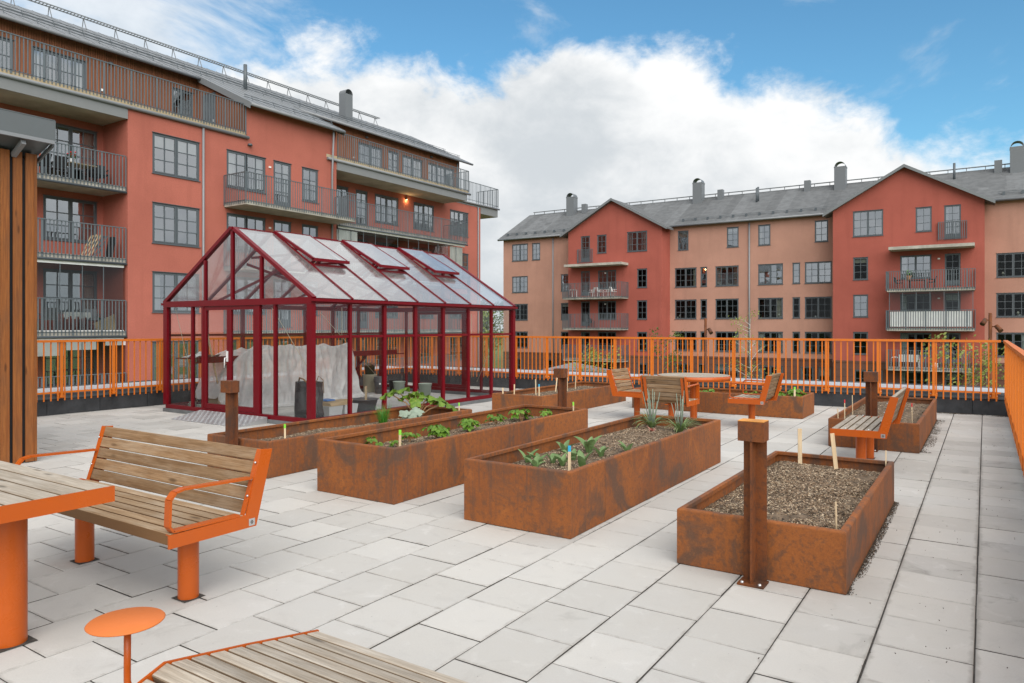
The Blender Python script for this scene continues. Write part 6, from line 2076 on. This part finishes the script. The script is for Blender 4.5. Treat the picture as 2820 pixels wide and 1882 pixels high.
# ------------------------------------------------------------------ balcony furniture
def small_chair(x, y, z, ang, mat, label, group, cat='chair', name='balcony_chair', w=.46, hb=.88):
    t = thing(name, label, cat, (x, y, z), group); c, s = math.cos(ang), math.sin(ang)
    P = lambda u, v, h: (x + c * u - s * v, y + s * u + c * v, z + h)
    mb = MB(); mb.bar(P(0, -.22, .44), P(0, .22, .43), w, .035); part(t, 'seat', mb, mat)
    mb = MB(); mb.bar(P(0, .20, .45), P(0, .32, hb), w, .03, 0, (c * 0 - s, s * 0 + c, 0)); part(t, 'backrest', mb, mat)
    for u in (-1, 1):
        for v in (-.2, .2):
            mb = MB(); mb.bar(P(u * (w / 2 - .02), v, .002), P(u * (w / 2 - .02), v, .42), .03, .03); part(t, 'leg', mb, mat)
        mb = MB(); mb.bar(P(u * w / 2, -.2, .64), P(u * w / 2, .25, .64), .04, .03); mb.bar(P(u * w / 2, -.18, .43), P(u * w / 2, -.18, .63), .03, .03); part(t, 'armrest', mb, mat)
    return t


def small_table(x, y, z, lx, ly, mat, leg, label, cloth=None, h=.72):
    t = thing('balcony_table', label, 'table', (x, y, z), 'tables on balconies')
    mb = MB(); mb.box(x - lx, x + lx, y - ly, y + ly, z + h - .03, z + h); part(t, 'top', mb, mat)
    for u in (-1, 1):
        for v in (-1, 1):
            mb = MB(); mb.box(x + u * (lx - .06) - .02, x + u * (lx - .06) + .02, y + v * (ly - .06) - .02, y + v * (ly - .06) + .02, z + .002, z + h - .031); part(t, 'leg', mb, leg)
    if cloth:
        mb = MB(); mb.box(x - lx - .02, x + lx + .02, y - ly - .02, y + ly + .02, z + h + .002, z + h + .012)
        n = 14
        for k in range(n):
            y0 = y - ly - .02 + (2 * ly + .04) * k / n; dd = .20 + .06 * math.sin(k * 1.7)
            mb.box(x + lx + .02, x + lx + .03 + .01 * (k % 2), y0, y0 + (2 * ly + .04) / n, z + h - dd, z + h + .011)
        single('tablecloth', mb, cloth, 'white cloth on the table of the glazed lower left balcony', 'tablecloth', (x, y, z + h))


def flower_pot(x, y, z, label, pot='clay', leaf='leaf_house', flower=None, r=.11, h=.2, seed=1, group='potted plants on balconies'):
    t = thing('flower_pot', label, 'plant', (x, y, z), group); rnd = random.Random(seed)
    mb = MB(); mb.lathe((x, y, z), [(0, .003), (r * .75, .003), (r, h), (r * .9, h), (r * .8, h - .03), (0, h - .03)], 14); part(t, 'pot', mb, pot)
    mb = MB(); fl = MB()
    for i in range(60):
        az = rnd.uniform(0, 6.28); q = rnd.uniform(.02, r * 1.5); top = Vector((x + q * math.cos(az), y + q * math.sin(az), z + h + rnd.uniform(.02, r * 2.0)))
        leaflet(mb, top, (math.cos(az) * .6, math.sin(az) * .6, 1), (math.cos(az), math.sin(az), -.2), .09, .06)
        if flower and i % 5 == 0:
            fl.lathe((top.x, top.y, top.z + .05), [(0, 0), (.035, .01), (.03, .04), (0, .05)], 6)
    part(t, 'leaves', mb, leaf)
    if flower:
        part(t, 'flowers', fl, flower)


bc = 'dark chairs on the upper left balcony'
small_chair(-29.7, 12.75, 7.16, R(-60), 'dark_fabric', 'leftmost dark chair on the upper left balcony, near the shed roof', bc)
small_chair(-29.9, 13.5, 7.16, R(-100), 'dark_fabric', 'second dark chair from the left on the upper left balcony', bc)
small_chair(-29.7, 15.0, 7.16, R(80), 'dark_fabric', 'dark chair at the right end of the upper left balcony', bc)
small_chair(-30.2, 15.1, 7.16, R(120), 'dark_fabric', 'dark chair against the back wall at the right end of the upper left balcony', bc)
small_table(-29.9, 14.25, 7.16, .4, .5, 'raw_wood', 'dark_fabric', 'wooden table with dark legs on the upper left balcony')
flower_pot(-29.9, 14.0, 7.885, 'red-flowered pot plant on the table of the upper left balcony', 'white_plastic', flower='paint_red', seed=3)
for i in range(6):
    mb = MB(); y0 = 14.55 + i * .085; m_ = 'straw' if i < 3 else 'rail_grey'
    for dx in (-.2, .2):
        mb.bar((-29.35 + dx, y0 - .38, 4.27), (-29.35 + dx, y0, 5.12), .035, .025)
    mb.bar((-29.55, y0 - .02, 5.08), (-29.15, y0 - .02, 5.08), .03, .03); mb.bar((-29.55, y0 - .2, 4.68), (-29.15, y0 - .2, 4.68), .03, .03)
    single('folded_chair', mb, 'stake_wood' if i < 3 else 'rail_grey', ['first folded wooden chair leaning on the second left balcony', 'second folded wooden chair leaning on the second left balcony', 'third folded wooden chair leaning on the second left balcony',
           'first folded grey chair behind the wooden ones', 'second folded grey chair behind the wooden ones', 'last folded grey chair behind the wooden ones'][i], 'chair', (-29.35, y0, 4.25), 'folded chairs on the second left balcony')
mb = MB(); mb.hexa([(-29.5, 15.05, 4.26), (-29.2, 15.05, 4.26), (-29.2, 15.2, 4.26), (-29.5, 15.2, 4.26)], [(-29.5, 15.2, 5.1), (-29.2, 15.2, 5.1), (-29.2, 15.35, 5.1), (-29.5, 15.35, 5.1)])
single('black_cushion', mb, 'dark_fabric', 'black cushion leaning beside the folded chairs', 'cushion', (-29.35, 15.1, 4.26))
small_table(-29.9, 14.0, 1.33, .38, .48, 'white', 'rail_grey', 'table under a white cloth on the glazed lower left balcony', cloth='white')
small_chair(-29.9, 13.1, 1.33, R(-90), 'pipe_grey', 'grey chair left of the cloth-covered balcony table', 'grey chairs on the glazed balcony')
small_chair(-29.9, 14.85, 1.33, R(90), 'pipe_grey', 'grey chair right of the cloth-covered balcony table', 'grey chairs on the glazed balcony')
mb = MB(); mb.hexa([(-29.3, 14.65, 1.34), (-29.25, 14.75, 1.34), (-29.25, 15.35, 1.34), (-29.3, 15.3, 1.34)], [(-29.32, 14.5, 1.62), (-29.27, 14.5, 1.62), (-29.27, 15.3, 2.0), (-29.32, 15.3, 2.0)])
single('cardboard_sheet', mb, 'cardboard', 'folded cardboard leaning at the right end of the glazed lower left balcony', 'cardboard', (-29.3, 15.0, 1.34))
flower_pot(-30.3, 15.2, 1.33, 'tall leafy pot plant in the right corner of the glazed lower left balcony', 'clay', r=.16, h=.3, seed=8)
mb = MB(); mb.lathe((-29.5, 12.55, 1.33), [(0, 0), (.10, 0), (.11, .05), (.10, .28), (.05, .34), (0, .36)], 10); single('lantern', mb, 'straw', 'small lantern on the floor of the glazed lower left balcony', 'lantern', (-29.5, 12.55, 1.33))
# far building
small_chair(-5.4, 61.0, 4.33, R(80), 'dark_fabric', 'left dark chair on the upper balcony of the right gable', 'dark chairs on the right gable balcony', w=.6)
small_chair(-3.3, 61.0, 4.33, R(-80), 'dark_fabric', 'right dark chair on the upper balcony of the right gable', 'dark chairs on the right gable balcony', w=.6)
small_table(-4.2, 61.0, 4.33, .55, .35, 'dark_fabric', 'dark_fabric', 'dark table between the dark chairs on the right gable balcony', h=.6)
flower_pot(-4.75, 60.75, 4.93, 'orange pot with yellow flowers on the right gable balcony', 'clay', flower='paint_green', r=.2, h=.36, seed=14)
for i, (x, lb) in enumerate(((-31.2, 'leftmost white chair on the upper balcony of the left gable'), (-30.3, 'second white chair on the upper balcony of the left gable'), (-29.6, 'third white chair on the upper balcony of the left gable'), (-28.9, 'rightmost white chair on the upper balcony of the left gable'))):
    small_chair(x, 61.1, 4.33, R(90 if i % 2 else -90), 'white', lb, 'white chairs on the left gable balcony')
small_table(-33.2, 61.1, 4.33, .3, .3, 'white', 'white', 'little white table at the left end of the left gable balcony')
small_chair(-31.4, 61.2, 1.41, R(60), 'dark_fabric', 'dark chair on the lower balcony of the left gable', None, w=.6)
small_chair(-4.75, 61.2, -1.54, R(180), 'white', 'white two-seater with patterned back on the lowest balcony of the right gable', None, 'sofa', 'garden_sofa', w=1.35, hb=.95)
mb = MB(); mb.tube([(-5.95, 61.0, -1.54), (-5.92, 61.0, -.85), (-5.8, 61.0, -.78), (-5.55, 61.0, -.78), (-5.43, 61.0, -.85), (-5.4, 61.0, -1.54)], .03, 6); mb.tube([(-5.95, 61.3, -1.54), (-5.92, 61.3, -.85), (-5.43, 61.3, -.85), (-5.4, 61.3, -1.54)], .03, 6); mb.box(-5.92, -5.43, 61.0, 61.3, -.86, -.83)
single('white_stool', mb, 'white', 'white tube stool left of the two-seater on the lowest right gable balcony', 'stool', (-5.7, 61.1, -1.54))
mb = MB(); mb.lathe((-3.1, 61.0, -1.54), [(0, 0), (.2, .05), (.26, .2), (.2, .36), (0, .42)], 12); single('round_lamp', mb, 'white', 'round white globe on the floor of the lowest right gable balcony', 'lamp', (-3.1, 61.0, -1.54))

# small things on the window sills of the far building
WN = {-24.06: 'leftmost double', -20.26: 'second double', -16.51: 'third double', -12.67: 'fourth double', .69: 'far right double'}
FN = {round(6.90 - 1.72, 2): 'third', round(3.97 - 1.72, 2): 'second', round(1.05 - 1.72, 2): 'first'}
seen_sill = set()
for i in range(40):
    rs = random.Random(700 + i)
    x0, x1 = rs.choice([(-24.06, -22.01), (-20.26, -18.20), (-16.51, -14.44), (-12.67, -10.57), (.69, 2.75)]); zz = rs.choice([6.90, 3.97, 3.97, 1.05]) - 1.78 + .06
    if (x0, zz, i % 3 == 0) in seen_sill:
        continue
    seen_sill.add((x0, zz, i % 3 == 0))
    x = rs.uniform(x0 + .15, x1 - .15); mb = MB()
    if i % 3 == 0:
        mb.lathe((x, 64.20, zz), [(0, 0), (.05, 0), (.02, .05), (.02, .20), (.10, .20), (.06, .36), (0, .36)], 10)
        single('window_lamp', mb, 'lamp_shade', 'little pale lamp in the %s window, %s floor, of the salmon building' % (WN[x0], FN[round(zz, 2)]), 'lamp', (x, 64.2, zz), 'pale lamps on far window sills')
    else:
        r = rs.uniform(.05, .09); mb.lathe((x, 64.20, zz), [(0, 0), (r * .7, 0), (r, r * 2.0), (r * .8, r * 2), (0, r * 1.6)], 10)
        single('window_pot', mb, 'white', 'little white pot in the %s window, %s floor, of the salmon building' % (WN[x0], FN[round(zz, 2)]), 'pot', (x, 64.2, zz), 'white pots on far window sills')

# ------------------------------------------------------------------ courtyard: trees, shrubs, lamp masts, little pavilion
def tree(name, label, x, y, zb, h, cr, nleaf, leaf, bark, lsize, seed, trunk_r=.06, bare=0.0, group=None, crown_lo=.35, cat='tree', stems=1):
    rnd = random.Random(seed); t = thing(name, label, cat, (x, y, zb), group)
    tr = MB(); tips = []
    for s in range(stems):
        lean = Vector((rnd.uniform(-.1, .1), rnd.uniform(-.1, .1), 0)) * (1 if stems == 1 else 3)
        base = Vector((x + (rnd.uniform(-.15, .15) if stems > 1 else 0), y + (rnd.uniform(-.15, .15) if stems > 1 else 0), zb))
        pts = [base + Vector((lean.x * k * h * .4 + .06 * math.sin(k * 5 + seed), lean.y * k * h * .4, h * k * .95)) for k in (0, .25, .5, .75, 1)]
        tr.tube(pts, [trunk_r, trunk_r * .8, trunk_r * .55, trunk_r * .3, trunk_r * .08], 7)
        nb = max(6, int(16 / stems))
        for i in range(nb):
            k = crown_lo + (1 - crown_lo) * (i + rnd.random()) / nb; k = min(k, .97)
            j = min(3, int(k * 4)); o = pts[j].lerp(pts[j + 1], k * 4 - j)
            az = rnd.uniform(0, 6.28); L = cr * (1.15 - .65 * abs(k - .55) * 1.4) * rnd.uniform(.6, 1.1); up = rnd.uniform(.2, .9)
            e = o + Vector((math.cos(az) * L, math.sin(az) * L, L * up)); m = o.lerp(e, .5) + Vector((0, 0, L * .06))
            tr.tube([o, m, e], [trunk_r * .3, trunk_r * .18, trunk_r * .05], 5, caps=False)
            tips.append((m, L * .4)); tips.append((e, L * .45)); tips.append((o.lerp(e, .75), L * .42))
            for q in range(2):
                a2 = az + rnd.uniform(-1, 1); e2 = m + Vector((math.cos(a2) * L * .5, math.sin(a2) * L * .5, L * .35)); tr.tube([m, e2], [trunk_r * .12, trunk_r * .03], 4, caps=False); tips.append((e2, L * .32))
    part(t, 'trunk', tr, bark)
    lf = MB()
    for i in range(nleaf):
        c, r = rnd.choice(tips)
        v = Vector((rnd.gauss(0, 1), rnd.gauss(0, 1), rnd.gauss(0, .8))); v = c + v * r * .55
        s = lsize * rnd.uniform(.6, 1.3); n = Vector((rnd.uniform(-1, 1), rnd.uniform(-1, 1), rnd.uniform(-.2, 1))).normalized(); a = n.orthogonal().normalized() * s; b = n.cross(a).normalized() * s * .55
        lf.add([v - a, v + b * .9, v + a, v - b * .9], [(0, 1, 2, 3)])
    part(t, 'crown', lf, leaf)
    return t


tree('birch_tree', 'slender pale birch just coming into leaf in front of the salmon wall', -7.9, 30, GZ, 6.4, .75, 420, 'leaf_spring', 'birch_bark', .045, 1, .036, crown_lo=.5, group='young courtyard trees')
tree('young_tree', 'young thin tree with few green leaves in front of the red gable', -12.0, 30, GZ, 5.6, .8, 700, 'leaf_tree', 'bark', .06, 2, .05, crown_lo=.45, group='young courtyard trees')
tree('shrub', 'pale blossoming shrub below the left gable balcony', -15.5, 30, GZ, 4.6, 1.1, 1500, 'leaf_spring', 'bark', .06, 3, .05, crown_lo=.3, cat='shrub', stems=3, group='courtyard shrubs')
tree('shrub', 'loose yellow-green shrub beyond the right end of the far railing', -.05, 22, GZ, 5.3, .95, 2000, 'leaf_spring', 'bark', .05, 4, .04, crown_lo=.3, cat='shrub', stems=5, group='courtyard shrubs')
wood = [(-50.0, 80, 7.4, 2.9, 'round'), (-58, 92, 8.6, 3.6, 'tall'), (-64, 84, 7.6, 3.2, 'x'), (-63, 110, 9.6, 4.4, 'x'), (-55, 100, 8.6, 3.6, 'x'), (-70, 100, 9.0, 4, 'x'), (-52, 72, 4.6, 1.8, 'x')]
wl = ['rounded spring-green tree between the two buildings, nearest the salmon wall', 'tall green tree behind the others between the two buildings', 'green tree seen behind the greenhouse end, left in the gap', 'far green tree at the back of the gap between the buildings',
      'smaller green tree beside the salmon building in the gap', 'far left green tree behind the red building end', 'small young tree on the lawn in the gap between the buildings']
for i, (x, y, h, cr, _) in enumerate(wood):
    tree('leafy_tree', wl[i], x, y, GZ, h, cr, 2600, 'leaf_tree' if i % 2 else 'leaf_spring', 'bark', .24 if h > 6 else .12, 20 + i, .2 if h > 6 else .08, crown_lo=.22, group='trees between the buildings')


def mast(x, y, top, label):
    t = thing('lamp_mast', label, 'lamp post', (x, y, GZ), 'rusty courtyard lamp masts')
    mb = MB(); mb.tube([(x, y, GZ), (x, y, top)], .045, 8); part(t, 'mast', mb, 'dark_corten')
    for dx, dz, s in ((.17, -.38, 1), (-.13, -.20, -1)):
        if s < 0 and 'left' in label:
            continue
        mb = MB(); mb.bar((x, y, top + dz), (x + dx, y - .05, top + dz), .03, .03)
        mb.tube([(x + dx * .8, y - .05, top + dz + .02), (x + dx * 1.45, y - .16, top + dz - .12)], [.058, .066], 12); part(t, 'spotlight', mb, 'dark_corten')


mast(-7.94, 24, 1.78, 'rusty lamp mast with spotlight, left of the birch, beyond the far railing')
mast(.12, 24, 1.88, 'rusty lamp mast with two spotlights at the right end beyond the far railing')


def pavilion():
    x, y, r, zt, ze = -16.9, 31.2, 1.7, -.25, -.75
    t = thing('pavilion', 'small courtyard pavilion with low grey pyramid roof beyond the far railing', 'pavilion', (x, y, GZ))
    mb = MB(); mb.add([(x - r, y - r, ze), (x + r, y - r, ze), (x + r, y + r, ze), (x - r, y + r, ze), (x, y, zt), (x, y, ze - .05)], [(0, 1, 4), (1, 2, 4), (2, 3, 4), (3, 0, 4), (1, 0, 5), (2, 1, 5), (3, 2, 5), (0, 3, 5)])
    part(t, 'roof', mb, 'roof_metal')
    for u in (-1, 1):
        for v in (-1, 1):
            mb = MB(); mb.box(x + u * 1.4 - .06, x + u * 1.4 + .06, y + v * 1.4 - .06, y + v * 1.4 + .06, GZ, ze + .02); part(t, 'post', mb, 'bark')


pavilion()
